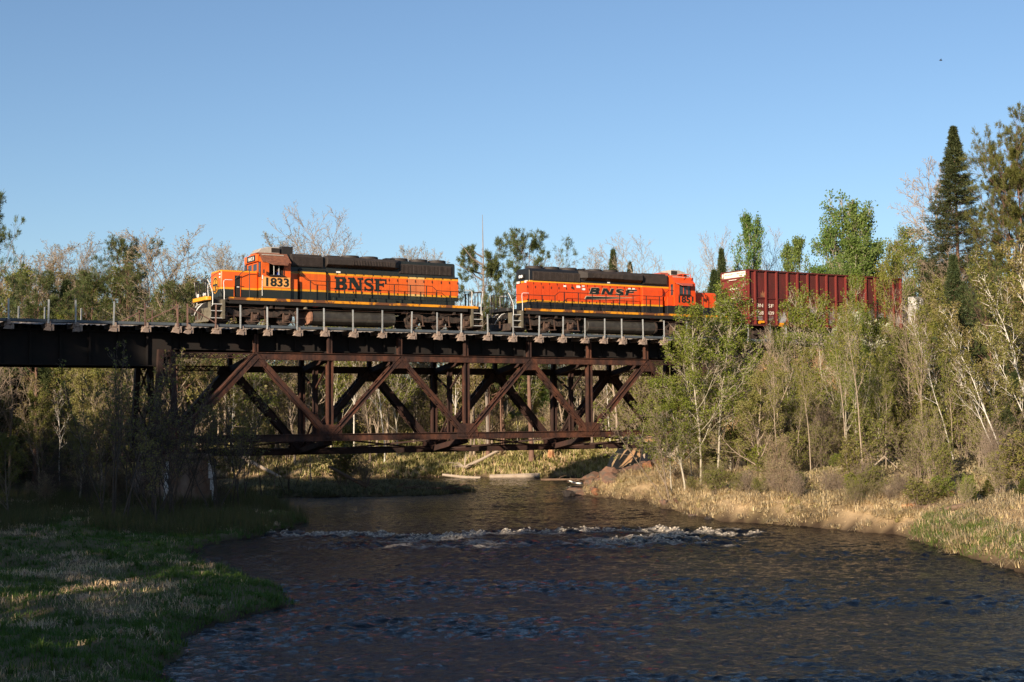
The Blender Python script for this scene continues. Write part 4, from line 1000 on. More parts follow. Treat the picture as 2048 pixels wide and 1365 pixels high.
    for k, y in enumerate((-.35, -.15, .05)): mb.lathe(P(12.3, y, 4.55), [(.03, -.25), (.035, .1), (.09, .28), (.10, .30)], 10, 'x')
    bx(mb, 12.2, 12.35, -.45, .15, 4.40, 4.56); part('air_horn', mb, 'black', g)
    tube_part('roof_antenna', [P(16.55, -.3, 4.38), P(16.6, -.3, 4.52), P(16.75, -.3, 4.53)], .015, 'black', g)
    # hood end
    mb = MB(); bx(mb, 16.79, 16.93, -.30, .30, 3.72, 4.02); el = part('rear_light_box', mb, 'black', hood, .03)
    mb = MB()
    for y in (-.13, .13): mb.lathe(P(16.94, y, 3.87), [(.10, -.03), (.11, 0), (.11, .03)], 12, 'x')
    part('headlight', mb, 'lens', el)
    for y in (-.52, .52):
        mb = MB(); bx(mb, 16.79, 16.83, y - .28, y + .28, 3.40, 3.62); nb = part('number_board', mb, 'black', hood, .01)
        text_part('number', C['num'], nb, P(16.838, y, 3.44), .14, 'white', (PI / 2, 0, PI / 2 if one else -PI / 2), .40, .01)
    tube_part('grab_iron', [P(16.80, -.65, 2.62), P(16.90, -.65, 2.55), P(16.90, -.2, 2.55), P(16.80, -.2, 2.62)], .015, 'black', hood)
    # lettering
    if one:
        x0, hh, zz = 8.33, .80, 2.37
        for ch, a, w in (('B', 0, .86), ('N', .90, 1.04), ('S', 1.98, .68), ('F', 2.70, .86)):
            part('letter', bnsf_letter(ch, x0 + a, zz, w, hh, -.902, True), 'letter', hood)
    else:
        x0, hh, zz = fx(12.02), .44, 2.82
        for ch, a, w in (('B', 0, .80), ('N', .98, .88), ('S', 2.02, .82), ('F', 2.98, .84)):
            part('letter_outline', bnsf_letter(ch, x0 + a, zz, w, hh, -.898, False, .42, .020), 'cream', hood)
            part('letter', bnsf_letter(ch, x0 + a, zz, w, hh, -.915, False, .42), 'letter', hood)
        mb = MB(); mb.prism([(x0 - .43, 2.43), (x0 - .26, 2.68), (x0 + 3.95, 2.70), (x0 + 1.5, 2.51)], -.900, -.890, 'y'); part('wedge_outline', mb, 'cream', hood)
        mb = MB(); mb.prism([(x0 - .34, 2.455), (x0 - .22, 2.645), (x0 + 3.45, 2.675), (x0 + 1.4, 2.53)], -.906, -.899, 'y'); part('wedge_stripe', mb, 'letter', hood)
        mb = MB()
        for a, b, c, d in ((13.9, 14.1, 3.22, 3.34), (12.75, 13.05, 3.20, 3.36), (12.35, 12.65, 3.06, 3.2), (12.4, 12.6, 3.3, 3.38), (8.55, 8.75, 3.26, 3.36), (8.2, 8.4, 3.26, 3.36), (6.35, 6.6, 3.2, 3.36), (10.3, 10.5, 3.62, 3.7)): bx(mb, a, b, -.915, -.885, c, d)
        part('sticker', mb, 'white', hood)
        mb = MB(); mb.lathe((fx(13.4), -.89, 3.2), [(.01, .0), (.09, 0), (.09, -.02), (.01, -.021)], 14, 'y'); part('port_hole', mb, 'black', hood)
    if one:
        mb = MB(); bx(mb, 8.45, 8.72, -.915, -.87, 3.42, 3.52); part('sticker', mb, 'white', hood)
    # side handrails
    for side in (-1, 1):
        y = side * 1.47; st = [(6.5 + 1.13 * k, 2.80) for k in range(8)] + [(15.15, 2.52), (16.15, 2.52), (17.2, 2.52)]
        for u, z in st:
            mb = MB(); mb.bar(P(u, y, 1.59), P(u, y, z), .055, .03); part('stanchion', mb, C['dark'], g)
        tube_part('handrail', [P(5.25, y, 3.28), P(5.7, y, 3.26), P(6.3, y, 2.82), P(6.6, y, 2.80), P(14.8, y, 2.80), P(15.15, y, 2.54), P(15.3, y, 2.52), P(17.3, y, 2.52), P(18.2, y * .86, 2.52)], .021, C['dark'], g, 6)
    # underneath: tank, reservoir, bell, trucks
    tp = []
    for k in range(16): a = -PI / 2 + 2 * PI * k / 16; tp.append((1.28 * math.copysign(abs(math.cos(a)) ** .55, math.cos(a)), .62 + .45 * math.copysign(abs(math.sin(a)) ** .6, math.sin(a))))
    mb = MB(); mb.prism(tp, fx(6.72), fx(12.35), 'x'); tk = part('fuel_tank', mb, 'tank', g, .03, True)
    mb = MB(); mb.prism([(y * 1.03, .62 + (z - .62) * 1.04) for y, z in tp], fx(6.58), fx(6.715), 'x'); part('tank_end_plate', mb, 'tankend' if one else 'truck', tk)
    for u in (8.3, 10.4): mb = MB(); mb.prism([(y * 1.006, .62 + (z - .62) * 1.012) for y, z in tp], fx(u), fx(u + .025), 'x'); part('tank_seam', mb, 'tank', tk)
    for side in (-1, 1):
        mb = MB(); mb.lathe(P(8.7, side * 1.22, 1.26), [(.06, 0), (.125, .06), (.125, 3.55), (.06, 3.62)] if one else [(.06, 0), (.125, -.06), (.125, -3.55), (.06, -3.62)], 14, 'x'); part('air_reservoir', mb, 'tank', g, 0, True)
    mb = MB(); mb.lathe(P(6.25, -1.3, 1.06), [(.15, 0), (.13, .05), (.09, .16), (.06, .22), (.02, .25)], 14); part('bell', mb, 'olive', g, 0, True)
    mb = MB(); mb.lathe(P(6.95, -1.25, 1.27), [(.06, -.2), (.08, -.1), (.03, .25)], 10, 'x'); part('drain_valve', mb, 'red', g)
    loco_truck(g, fx, 3.1, (1.15, 3.1, 5.1)); loco_truck(g, fx, 15.6, (13.7, 15.6, 17.5))
    for u, w in ((3.6, .16), (3.95, .16), (14.9, .16), (16.4, .16), (4.3, .6)):
        mb = MB(); bx(mb, u, u + w, -1.38 if w < .3 else -1.3, -1.15, 1.02, 1.24); part('valve_box', mb, 'truck', g, .01)
    return g
L1 = loco('diesel_locomotive', 'orange and dark green road diesel engine numbered 1833 leading the train', -2.72, False,
          dict(nose='nose1', cab='cab1', hood='hood1', visor='visor1', orange='orange1', dark='greendk', num='1833'))
L2 = loco('diesel_locomotive', 'brighter orange and black diesel engine with slanted lettering coupled second', 36.50, True,
          dict(nose='cab2', cab='cab2', hood='hood2', visor='visor2', orange='orange2', dark='black', num='1851'))

# engine driver at the open cab window
def driver(s, off, z):
    o = thing('person', 'engine driver in a blue shirt seated at the leading cab window', 'person', tuple(TW(s, off, z)), TH)
    V = [(0, 0, 0), (0, 0, .28), (0, 0, .50), (-.01, 0, .58), (-.02, 0, .72), (-.02, 0, .80), (0, -.20, .48), (-.05, -.30, .24), (-.22, -.34, .10), (0, .20, .48), (-.10, .28, .22), (-.30, .24, .12), (-.40, -.11, -.02), (-.42, -.11, -.42), (-.40, .11, -.02), (-.42, .11, -.42)]
    Ed = [(0, 1), (1, 2), (2, 3), (3, 4), (4, 5), (2, 6), (6, 7), (7, 8), (2, 9), (9, 10), (10, 11), (0, 12), (12, 13), (0, 14), (14, 15)]
    rad = [.16, .15, .15, .065, .10, .085, .085, .06, .045, .085, .06, .045, .085, .06, .085, .06]
    me = bpy.data.meshes.new('body'); me.from_pydata(V, Ed, []); me.materials.append(M['blue']); me.materials.append(M['skin'])
    b = link('body', me, o); sk = b.modifiers.new('skin', 'SKIN'); sb = b.modifiers.new('sub', 'SUBSURF'); sb.levels = 1; sb.render_levels = 1
    for i, r in enumerate(rad): me.skin_vertices[0].data[i].radius = (r, r)
    me.skin_vertices[0].data[0].use_root = True
    mb = MB(); mb.lathe((-.02, 0, .72), [(.02, -.14), (.07, -.12), (.095, -.05), (.105, .03), (.09, .10), (.05, .135), (.01, .145)], 12); h = part('head', mb, 'skin', o, 0, True)
    mb = MB(); mb.lathe((-.01, 0, .77), [(.112, -.02), (.115, .03), (.09, .09), (.02, .11)], 12); mb.box(-.22, -.08, -.09, .09, .755, .775); part('cap', mb, 'black', h)
driver(-2.72 + 4.55, TC - 1.08, RAIL + 2.66)

# woodchip gondola
def gondola():
    L = 15.6
    g = thing('woodchip_gondola', 'tall oxide red ribbed wood chip gondola numbered 728439 behind the engines', 'freight car', tuple(TW(37.92, TC, RAIL)), TH)
    mb = MB(); t = .05
    mb.box(0.06, L - .06, -1.40, -1.35, 1.08, 5.00); mb.box(.06, L - .06, 1.35, 1.40, 1.08, 5.00); mb.box(.06, L - .06, -1.35, 1.35, 1.08, 1.14); part('side_sheet', mb, 'gond', g)
    mb = MB(); mb.box(0.0, .055, -1.47, 1.47, 1.10, 5.02); part('end_sheet', mb, 'gondlit', g)
    mb = MB(); mb.box(L - .055, L, -1.47, 1.47, 1.10, 5.02); part('end_sheet', mb, 'gondlit', g)
    for y in (-1.55, 1.37):
        mb = MB(); mb.box(0, L, y, y + .18, 5.005, 5.10); part('top_rail', mb, 'gond', g)
        mb = MB(); mb.box(0, L, y, y + .18, .98, 1.075); part('side_sill', mb, 'gond', g)
    mb = MB(); mb.box(.0, .12, -1.37, 1.37, 5.005, 5.10); mb.box(L - .12, L, -1.37, 1.37, 5.005, 5.10); part('end_rail', mb, 'gond', g)
    me = None
    xs = [.06, .72, 1.74, 2.76, 3.8, 4.8, 5.8, 6.75, 7.7, 8.65, 9.65, 10.7, 11.72, 12.72, 13.72, 14.65, 15.42]
    mb = MB(); mb.box(-.055, .055, -1.56, -1.402, 1.08, 5.0); p0 = part('side_post', mb, 'gondlit', g); p0.location = (xs[0] + .05, 0, 0)
    for x in xs[1:]: again(p0, g, (x, 0, 0))
    for x in xs: c = again(p0, g, (x, 0, 0)); c.rotation_euler = (0, 0, PI)
    for a, b in zip(xs[1:], xs[2:]):
        mb = MB(); mb.box(a + .06, b - .06, -1.47, -1.402, 3.0, 3.07); part('mid_rail', mb, 'gond', g)
    for z in (4.46, 3.76, 3.06, 2.36, 1.70):
        mb = MB(); mb.prism([(0, z), (-.11, z), (-.11, z + .05), (-.06, z + .09), (0, z + .12)], -1.40, 1.40, 'y'); part('end_rib', mb, 'gondlit', g, .01)
    mb = MB(); mb.box(-.10, .0, -1.47, -1.405, 1.1, 5.0); mb.box(-.10, 0, 1.405, 1.47, 1.1, 5.0); part('end_post', mb, 'gondlit', g)
    mb = MB(); mb.box(-.035, -.003, -1.40, 1.16, 4.60, 5.0); ep = part('end_panel', mb, 'panel', g)
    mb = MB(); mb.box(-.035, -.003, 1.24, 1.39, 4.62, 4.95); part('end_panel', mb, 'panel', g)
    text_part('car_number', 'BNSF 728439', ep, (-.040, -.80, 4.82), .085, 'soot', (PI / 2, 0, -PI / 2), .9)
    text_part('ownership_text', 'BNSF', ep, (-.040, .60, 4.80), .085, 'soot', (PI / 2, 0, -PI / 2), .9)
    mb = MB()
    for z, a, b in ((4.40, -.4, .5), (3.72, -.5, .5), (3.80, -.3, .3), (3.05, -.25, .25)): mb.box(-.118, -.112, a, b, z, z + .045)
    part('chalk_mark', mb, 'panel', g)
    for t_, x, z, h in (('BN', 1.23, 2.36, .27), ('SF', 2.25, 2.36, .27), ('728', 1.23, 1.82, .27), ('439', 2.25, 1.82, .27)):
        text_part('lettering', t_, g, (x, -1.412, z), h, 'panel', width=.56 if len(t_) == 2 else .62)
    mb = MB()
    for x in (1.23, 2.25):
        for k in range(3): mb.box(x - .24, x + .24, -1.412, -1.402, 1.42 + k * .11, 1.48 + k * .11)
    part('data_stencil', mb, 'graff', g)['kind'] = 'stuff'
    mb = MB(); mb.box(1.0, 1.5, -1.57, -1.565, 1.2, 1.36)
    mb.box(2.85, 3.25, -1.57, -1.565, .98, 1.08); mb.box(13.4, 13.8, -1.57, -1.565, .985, 1.07); mb.box(1.0, 1.45, -1.414, -1.405, 1.15, 1.32); mb.box(3.0, 3.5, -1.414, -1.405, 1.12, 1.26); part('reflector', mb, 'yellow', g)
    rg = np.random.default_rng(3)
    for a, b in zip(xs[3:-1], xs[4:]):
        mb = MB(); z1 = rg.uniform(2.1, 2.75); z2 = rg.uniform(1.25, 1.6); pts = [(a + .06, z2), ((a + b) / 2, z2 - rg.uniform(.1, .3)), (b - .06, z2 + .1), (b - .06, z1 - rg.uniform(.1, .5)), ((a + b) / 2 + .22, z1), ((a + b) / 2 + .05, z1 - .30), ((a + b) / 2 - .2, z1 - .08), (a + .06, z1 - rg.uniform(.1, .5))]
        mb.prism(pts, -1.410, -1.402, 'y'); part('graffiti', mb, 'graff', g)
    mb = MB(); mb.prism([(1.3, 3.12), (1.7, 3.12), (1.68, 3.55), (1.58, 3.35), (1.5, 3.62), (1.42, 3.3), (1.34, 3.5)], -1.408, -1.402, 'y'); part('graffiti', mb, 'rocko', g)
    tube_part('chalk_scrawl', [(.34, -1.41, 2.9), (.42, -1.41, 3.0), (.40, -1.41, 2.8), (.52, -1.41, 2.95), (.60, -1.41, 2.85), (.52, -1.41, 2.72)], .012, 'panel', g, 4)
    tube_part('chip_load', [(.4 + i * .5, .4 * math.sin(i * 1.7), 4.95 + .06 * math.sin(i * 2.3)) for i in range(30)], .12, 'panel', g, 6)
    mb = MB()
    for k in range(5): mb.box(.30, .66, -1.50, -1.45, 1.35 + k * .38, 1.375 + k * .38)
    mb.box(.28, .305, -1.50, -1.405, 1.2, 3.1); part('side_ladder', mb, 'gondlit', g)
    mb = MB(); mb.box(.3, L - .3, -.35, .35, .75, 1.078); part('center_sill', mb, 'under', g)
    for c in (2.0, L - 2.0):
        for side in (-1, 1):
            mb = MB(); y = side * 1.0; mb.prism([(c - 1.15, .40), (c - 1.1, .62), (c - .45, .72), (c - .3, .92), (c + .3, .92), (c + .45, .72), (c + 1.1, .62), (c + 1.15, .40), (c + .9, .36), (c + .4, .30), (c - .4, .30), (c - .9, .36)], y - .08, y + .08, 'y'); f = part('truck_side_frame', mb, 'truck', g)
            for a in (-.88, .88):
                o = link('wheel', WHEEL, g); o.location = (c + a, side * .76, .44); o.scale = (.85, 1, .85); o.rotation_euler = (0, 0, 0 if side < 0 else PI)
            o = link('spring', SPRING, f); o.location = (c, y, .4)
    mb = MB(); mb.box(-.75, .3, -.11, .11, .74, .98); mb.box(-.9, -.6, -.2, .2, .68, 1.02); part('coupler', mb, 'truck', g, .02)
    return g
gondola()
def grey_car():
    g = thing('covered_hopper', 'pale grey freight car mostly hidden by branches behind the red gondola', 'freight car', tuple(TW(54.6, TC, RAIL)), TH)
    mb = MB(); prof = [(-1.25, 1.2), (1.25, 1.2), (1.48, 1.7), (1.48, 3.5), (1.1, 3.75), (-1.1, 3.75), (-1.48, 3.5), (-1.48, 1.7)]
    mb.prism(prof, .4, 14.6, 'x'); part('car_body', mb, 'greycar', g, .04)
    for k in range(12):
        mb = MB(); x = .9 + k * 1.2; mb.box(x - .04, x + .04, -1.54, -1.482, 1.7, 3.5); part('side_post', mb, 'greycar', g)
    mb = MB(); mb.box(0, 15, -.4, .4, .85, 1.19); mb.box(0, .3, -1.3, 1.3, .9, 1.19); part('underframe', mb, 'under', g)
    for c in (2.0, 13.0):
        for side in (-1, 1):
            mb = MB(); y = side * 1.0; mb.box(c - 1.1, c + 1.1, y - .08, y + .08, .4, .7); part('truck_side_frame', mb, 'truck', g)
            for a in (-.88, .88):
                o = link('wheel', WHEEL, g); o.location = (c + a, side * .76, .44); o.scale = (.85, 1, .85)
grey_car()
# ------------------------------------------------------------------ plants
def nrm(v): return v / np.maximum(1e-9, np.linalg.norm(v, axis=-1, keepdims=True))
def grow(rg, P, D, L, nseg, wander, up):
    n = len(P); pts = np.empty((n, nseg + 1, 3)); pts[:, 0] = P; d = nrm(D)
    up = np.asarray(up, float)
    for k in range(nseg):
        d = d + rg.normal(0, wander, (n, 3)); d[:, 2] += up; d = nrm(d)
        pts[:, k + 1] = pts[:, k] + d * (L / nseg)[:, None]
    return pts
def spawn(rg, pts, rad, n, t0, t1, ang, lr, rr, Lp, taper=.55):
    """children along each parent: positions, directions, lengths, radii"""
    N, S, _ = pts.shape; idx = np.repeat(np.arange(N), n)
    t = (np.tile(np.arange(n), N) + rg.uniform(0, 1, N * n)) / n; t = t0 + (t1 - t0) * t
    f = t * (S - 1); i = np.minimum(f.astype(int), S - 2); w = (f - i)[:, None]
    p = pts[idx, i] * (1 - w) + pts[idx, i + 1] * w; tg = nrm(pts[idx, i + 1] - pts[idx, i])
    az = np.tile(np.arange(n) * 2.399, N) + np.repeat(rg.uniform(0, 6.28, N), n) + rg.normal(0, .4, N * n)
    a = nrm(np.cross(tg, np.array([.21, .34, .91]) + 0 * tg)); b = np.cross(tg, a)
    pr = a * np.cos(az)[:, None] + b * np.sin(az)[:, None]
    an = R(1) * (ang + rg.normal(0, ang * .18, N * n))
    d = tg * np.cos(an)[:, None] + pr * np.sin(an)[:, None]
    L = Lp[idx] * lr * (1 - taper * (t - t0) / max(1e-6, t1 - t0)) * rg.uniform(.7, 1.25, N * n)
    pr_ = rad[idx, i] * rr
    return p, d, L, pr_
def rads(r0, r1, S):
    t = np.linspace(0, 1, S)[None, :]; return r0[:, None] * (1 - t) + np.asarray(r1)[:, None] * t
def tubes(pts, rad, k):
    N, S, _ = pts.shape; tg = np.gradient(pts, axis=1); tg = nrm(tg)
    a = nrm(np.cross(tg, np.array([.21, .34, .91]) + 0 * tg)); b = np.cross(tg, a)
    th = np.arange(k) * 2 * PI / k
    V = pts[:, :, None] + rad[:, :, None, None] * (a[:, :, None] * np.cos(th)[None, None, :, None] + b[:, :, None] * np.sin(th)[None, None, :, None])
    base = (np.arange(N) * S * k)[:, None, None] + (np.arange(S - 1) * k)[None, :, None]
    j = np.arange(k)[None, None, :]; j2 = (j + 1) % k
    Q = np.stack([base + j, base + j2, base + k + j2, base + k + j], -1).reshape(-1, 4)
    return V.reshape(-1, 3), Q
class Acc:
    def __init__(s): s.V = []; s.Q = []; s.m = []; s.n = 0
    def add(s, V, Q, m=0):
        s.V.append(V); s.Q.append(Q + s.n); s.m.append(np.full(len(Q), m)); s.n += len(V)
    def mesh(s, name, mats, smooth=True):
        return np_mesh(name, np.concatenate(s.V), np.concatenate(s.Q), None, mats, np.concatenate(s.m), None, smooth)
def along(rg, pts, n, t0=.2, t1=1.0):
    N, S, _ = pts.shape; idx = rg.integers(0, N, n); f = rg.uniform(t0, t1, n) * (S - 1); i = np.minimum(f.astype(int), S - 2); w = (f - i)[:, None]
    return pts[idx, i] * (1 - w) + pts[idx, i + 1] * w, nrm(pts[idx, i + 1] - pts[idx, i])
def leaves(rg, P, size, jit, droop=0.0):
    n = len(P); c = P + rg.normal(0, jit, (n, 3)); a = nrm(rg.normal(0, 1, (n, 3))); b = nrm(np.cross(a, rg.normal(0, 1, (n, 3))))
    s = size * rg.uniform(.6, 1.35, (n, 1)); a = a * s; b = b * s * .62
    V = np.stack([c - a, c + b, c + a, c - b], 1).reshape(-1, 3)
    return V, np.arange(n * 4).reshape(-1, 4)
def needles(rg, P, D, n, ln, w, spread):
    """tufts of needle blades fanned about each shoot"""
    N = len(P); P = np.repeat(P, n, 0); D = np.repeat(D, n, 0)
    d = nrm(D + rg.normal(0, spread, (N * n, 3))); l = ln * rg.uniform(.6, 1.2, (N * n, 1)); sd = nrm(np.cross(d, rg.normal(0, 1, (N * n, 3)))) * w
    b = P + rg.normal(0, ln * .22, (N * n, 3))
    V = np.stack([b - sd * .4, b + d * l * .5 - sd, b + d * l, b + d * l * .5 + sd], 1).reshape(-1, 3)
    return V, np.arange(N * n * 4).reshape(-1, 4)

def broadleaf(seed, H, trunk_r, lean=(0, 0), wander=.05, limbs=11, t0=.35, ang=38, lr=.45, up1=.10, sub=(7, 6, 3), barks=('bark', 'twig'), leaf=None, nleaf=0, lsize=.10, ljit=.10,
              stems=1, twr=.014, forks=0, clump=0.0, lt0=.2):
    """trunk and limbs as one mesh, the twigs and leaves of the crown as another"""
    rg = np.random.default_rng(seed); tr = Acc(); cr_ = Acc()
    P = np.zeros((stems, 3)); D = np.tile(np.array([lean[0], lean[1], 1.0]), (stems, 1))
    if stems > 1: P[:, :2] = rg.normal(0, .22, (stems, 2)); D[:, :2] += rg.normal(0, .17, (stems, 2))
    L = H * rg.uniform(.8, 1.0, stems) if stems > 1 else np.array([H * 1.0])
    S = 12; pts = grow(rg, P, D, L, S, wander, .02 if stems > 1 else .015); r = np.full(stems, trunk_r) * (1 if stems == 1 else rg.uniform(.6, 1, stems))
    rd = rads(r, r * .12, S + 1); rd[:, 0] *= 1.35
    V, Q = tubes(pts, rd, 8); tr.add(V, Q)
    p, d, l, q = spawn(rg, pts, rd, limbs, t0, .98, ang, lr, .55, L, .62)
    q = np.maximum(q, twr * 1.6); p1 = grow(rg, p, d, l, 6, .11, up1); r1 = rads(q, q * .28, 7); V, Q = tubes(p1, r1, 5); tr.add(V, Q)
    pp, rr, LL = p1, r1, l
    last = [pts[:, S // 2:], p1]
    for lev, n in enumerate(sub):
        p, d, l, q = spawn(rg, pp, rr, n, .18, 1.0, 36 + 5 * lev, .50 - .05 * lev, .55, LL, .45)
        q = np.maximum(q, twr * (1.25 - .25 * lev)); seg = (4, 3, 2)[lev]
        pp = grow(rg, p, d, l, seg, .14, up1 * .6); rr = rads(q, np.maximum(q * .35, twr * .45), seg + 1); LL = l
        V, Q = tubes(pp, rr, 4 if lev == 0 else 3); (cr_ if lev else tr).add(V, Q, 0); last.append(pp)
    if nleaf:
        m = len(last[-1])
        if clump > 0:                        # leave some shoots bare so that the crown opens in gaps
            cen = last[-1][:, -1]; f = fbm(cen[:, 0] * .7 + cen[:, 1] * .5, cen[:, 2] * .7, seed, 2); keep = last[-1][f > np.quantile(f, clump)]
        else: keep = last[-1]
        P_, _ = along(rg, keep, nleaf, lt0, 1.0); V, Q = leaves(rg, P_, lsize, ljit); cr_.add(V, Q, 1)
    return tr.mesh('trunk', [barks[0]]), cr_.mesh('crown', [barks[1]] + ([leaf] if leaf else [])), float(pts[:, :, 2].max())

def pine(seed, H, trunk_r, t0=.3, limbs=34, lr=.26, leaf='ndl', dead=0.0, ragged=.35, tuft=9, ntuft=5200, nl=.30, lean=(0, 0), cone=0.6, upc=.16):
    rg = np.random.default_rng(seed); tr = Acc(); cr_ = Acc()
    pts = grow(rg, np.zeros((1, 3)), np.array([[lean[0], lean[1], 1.0]]), np.array([H]), 14, .025, .02); rd = rads(np.array([trunk_r]), np.array([.02]), 15); rd[:, 0] *= 1.3
    V, Q = tubes(pts, rd, 8); tr.add(V, Q)
    p, d, l, q = spawn(rg, pts, rd, limbs, t0, .995, 72, lr, .42, np.array([H]), cone)
    l = l * np.clip(rg.normal(1, ragged, len(l)), .35, 1.6); q = np.maximum(q, .02)
    p1 = grow(rg, p, d, l, 7, .09, upc); r1 = rads(q, q * .25, 8); V, Q = tubes(p1, r1, 5); tr.add(V, Q)
    live = rg.uniform(0, 1, len(l)) > dead
    p, d, l2, q = spawn(rg, p1, r1, 8, .25, 1.0, 45, .42, .5, l, .3); q = np.maximum(q, .011)
    p2 = grow(rg, p, d, l2, 4, .10, .10); r2 = rads(q, q * .4, 5); V, Q = tubes(p2, r2, 3); cr_.add(V, Q)
    lv = np.repeat(live, 8); p2l = p2[lv]
    p, d, l3, q = spawn(rg, p2l, r2[lv], 4, .3, 1.0, 40, .5, .6, l2[lv], .2); p3 = grow(rg, p, d, l3, 2, .1, .12); r3 = rads(np.full(len(p3), .009), np.full(len(p3), .006), 3)
    V, Q = tubes(p3, r3, 3); cr_.add(V, Q)
    P_, D_ = along(rg, p3, ntuft, .35, 1.0); V, Q = needles(rg, P_, D_, tuft, nl, .016, .55); cr_.add(V, Q, 1)
    return tr.mesh('trunk', ['barkred']), cr_.mesh('crown', ['barkred', leaf]), float(pts[:, :, 2].max())

def spruce(seed, H, width, trunk_r, leaf='ndls', t0=.06, whorls=64, per=12, dens=1.6, browntop=True):
    rg = np.random.default_rng(seed); tr = Acc(); cr_ = Acc()
    pts = grow(rg, np.zeros((1, 3)), np.array([[0, 0, 1.0]]), np.array([H]), 14, .008, .02); rd = rads(np.array([trunk_r]), np.array([.012]), 15); V, Q = tubes(pts, rd, 7); tr.add(V, Q)
    n = whorls * per; t = np.repeat(np.linspace(t0, .985, whorls), per) + rg.normal(0, .006, n); t = np.clip(t, t0, .99)
    base = np.stack([np.interp(t, np.linspace(0, 1, 15), pts[0, :, k]) for k in range(3)], -1)
    az = rg.uniform(0, 6.283, n); el = .9 * t - .55 + rg.normal(0, .12, n)
    d = np.stack([np.cos(az) * np.cos(el), np.sin(az) * np.cos(el), np.sin(el)], -1)
    l = width * ((1 - t) ** 1.05 * 1.5 + .012) * rg.uniform(.62, 1.12, n)
    p1 = grow(rg, base, d, l, 4, .06, .05); r1 = rads(np.full(n, .018) * (1.2 - t), np.full(n, .006), 5); V, Q = tubes(p1, r1, 3); tr.add(V, Q)
    p, d2, l2, q = spawn(rg, p1, r1, 7, .2, 1.0, 52, .38, .6, l, .4)
    d2[:, 2] *= .4; p2 = grow(rg, p, d2, np.maximum(l2, .05), 2, .08, -.05); r2 = rads(np.full(len(p2), .007), np.full(len(p2), .004), 3); V, Q = tubes(p2, r2, 3); cr_.add(V, Q)
    nt = int(3400 * dens); P_, D_ = along(rg, p2, nt, .1, 1.0); V, Q = needles(rg, P_, D_, 6, .22, .022, .6); cr_.add(V, Q, 1)
    P_, D_ = along(rg, p1, nt // 2, .3, 1.0); V, Q = needles(rg, P_, D_, 6, .20, .020, .5); cr_.add(V, Q, 1)
    return tr.mesh('trunk', ['barkred']), cr_.mesh('crown', ['barkred', leaf]), float(pts[:, :, 2].max())

PROTO = {}
def proto(k, f):
    a, b, _ = f; n = len(b.vertices); c = np.empty(n * 3, np.float32); b.vertices.foreach_get('co', c)
    PROTO[k] = (a, b, float(np.quantile(c[2::3], .9985)))           # height to the top of the crown
BL = broadleaf
proto('bare0', BL(11, 14, .20, limbs=12, t0=.25, ang=36, sub=(7, 6, 3), barks=('bark', 'twig'), twr=.013))
proto('bare1', BL(12, 14, .18, lean=(.05, 0), limbs=11, t0=.30, ang=32, lr=.5, up1=.16, sub=(7, 6, 3), barks=('barkpale', 'twiggrey'), twr=.013))
proto('bud0', BL(13, 14, .20, limbs=12, t0=.22, ang=38, lr=.48, up1=.12, sub=(7, 6, 2), barks=('bark', 'twig'), leaf='lfbrown', nleaf=4200, lsize=.06, ljit=.05, lt0=.6))
proto('bud1', BL(14, 14, .18, limbs=13, t0=.18, ang=36, lr=.46, up1=.14, sub=(7, 6, 2), barks=('barkpale', 'twiggrey'), leaf='lfbud', nleaf=6000, lsize=.06, ljit=.07, lt0=.4))
proto('olive', BL(15, 13, .16, limbs=14, t0=.12, ang=42, lr=.42, up1=.10, sub=(7, 6, 2), barks=('bark', 'twigred'), leaf='lfolive', nleaf=11000, lsize=.075, ljit=.13, clump=.12))
proto('olive1', BL(25, 12, .14, lean=(-.1, .03), limbs=13, t0=.10, ang=48, lr=.42, up1=.06, sub=(7, 6, 2), barks=('barkpale', 'twigred'), leaf='lfbud', nleaf=9500, lsize=.07, ljit=.14, clump=.15))
proto('pop0', BL(16, 14, .085, wander=.03, limbs=22, t0=.20, ang=42, lr=.30, up1=.12, sub=(6, 5, 2), barks=('barkpop', 'twiggrey'), leaf='lfpop', nleaf=6800, lsize=.075, ljit=.19, clump=.32))
proto('pop1', BL(17, 14, .095, wander=.035, limbs=20, t0=.18, ang=44, lr=.34, up1=.10, sub=(6, 5, 2), barks=('barkpop', 'twiggrey'), leaf='lfpop', nleaf=7600, lsize=.075, ljit=.2, clump=.32))
proto('bright0', BL(18, 15, .18, limbs=18, t0=.22, ang=40, lr=.36, up1=.12, sub=(7, 6, 2), barks=('barkpop', 'twiggrey'), leaf='lfbright', nleaf=13500, lsize=.10, ljit=.22, clump=.25))
proto('bright1', BL(19, 15, .16, limbs=16, t0=.28, ang=36, lr=.34, up1=.14, sub=(7, 5, 2), barks=('barkpop', 'twiggrey'), leaf='lfbright', nleaf=11000, lsize=.10, ljit=.2, clump=.35))
proto('birch0', BL(20, 13, .082, wander=.03, limbs=15, t0=.34, ang=26, lr=.20, up1=.05, sub=(6, 5, 2), barks=('birch', 'twigred'), leaf='lfolive', nleaf=3800, lsize=.07, ljit=.12, lt0=.3))
proto('birch1', BL(21, 12, .072, wander=.04, limbs=13, t0=.38, ang=30, lr=.22, up1=.05, sub=(6, 5, 2), barks=('birch', 'twigred'), leaf='lfbud', nleaf=3000, lsize=.07, ljit=.12, lt0=.3))
proto('birch2', BL(22, 12, .066, wander=.045, limbs=11, t0=.42, ang=28, lr=.24, up1=.06, sub=(6, 5, 2), barks=('birch', 'twigred')))
proto('shrub0', BL(31, 4, .035, stems=11, limbs=8, t0=.15, ang=34, lr=.42, up1=.08, sub=(5, 3), barks=('bark', 'twigred'), leaf='lfolive', nleaf=2600, lsize=.075, ljit=.08, twr=.008))
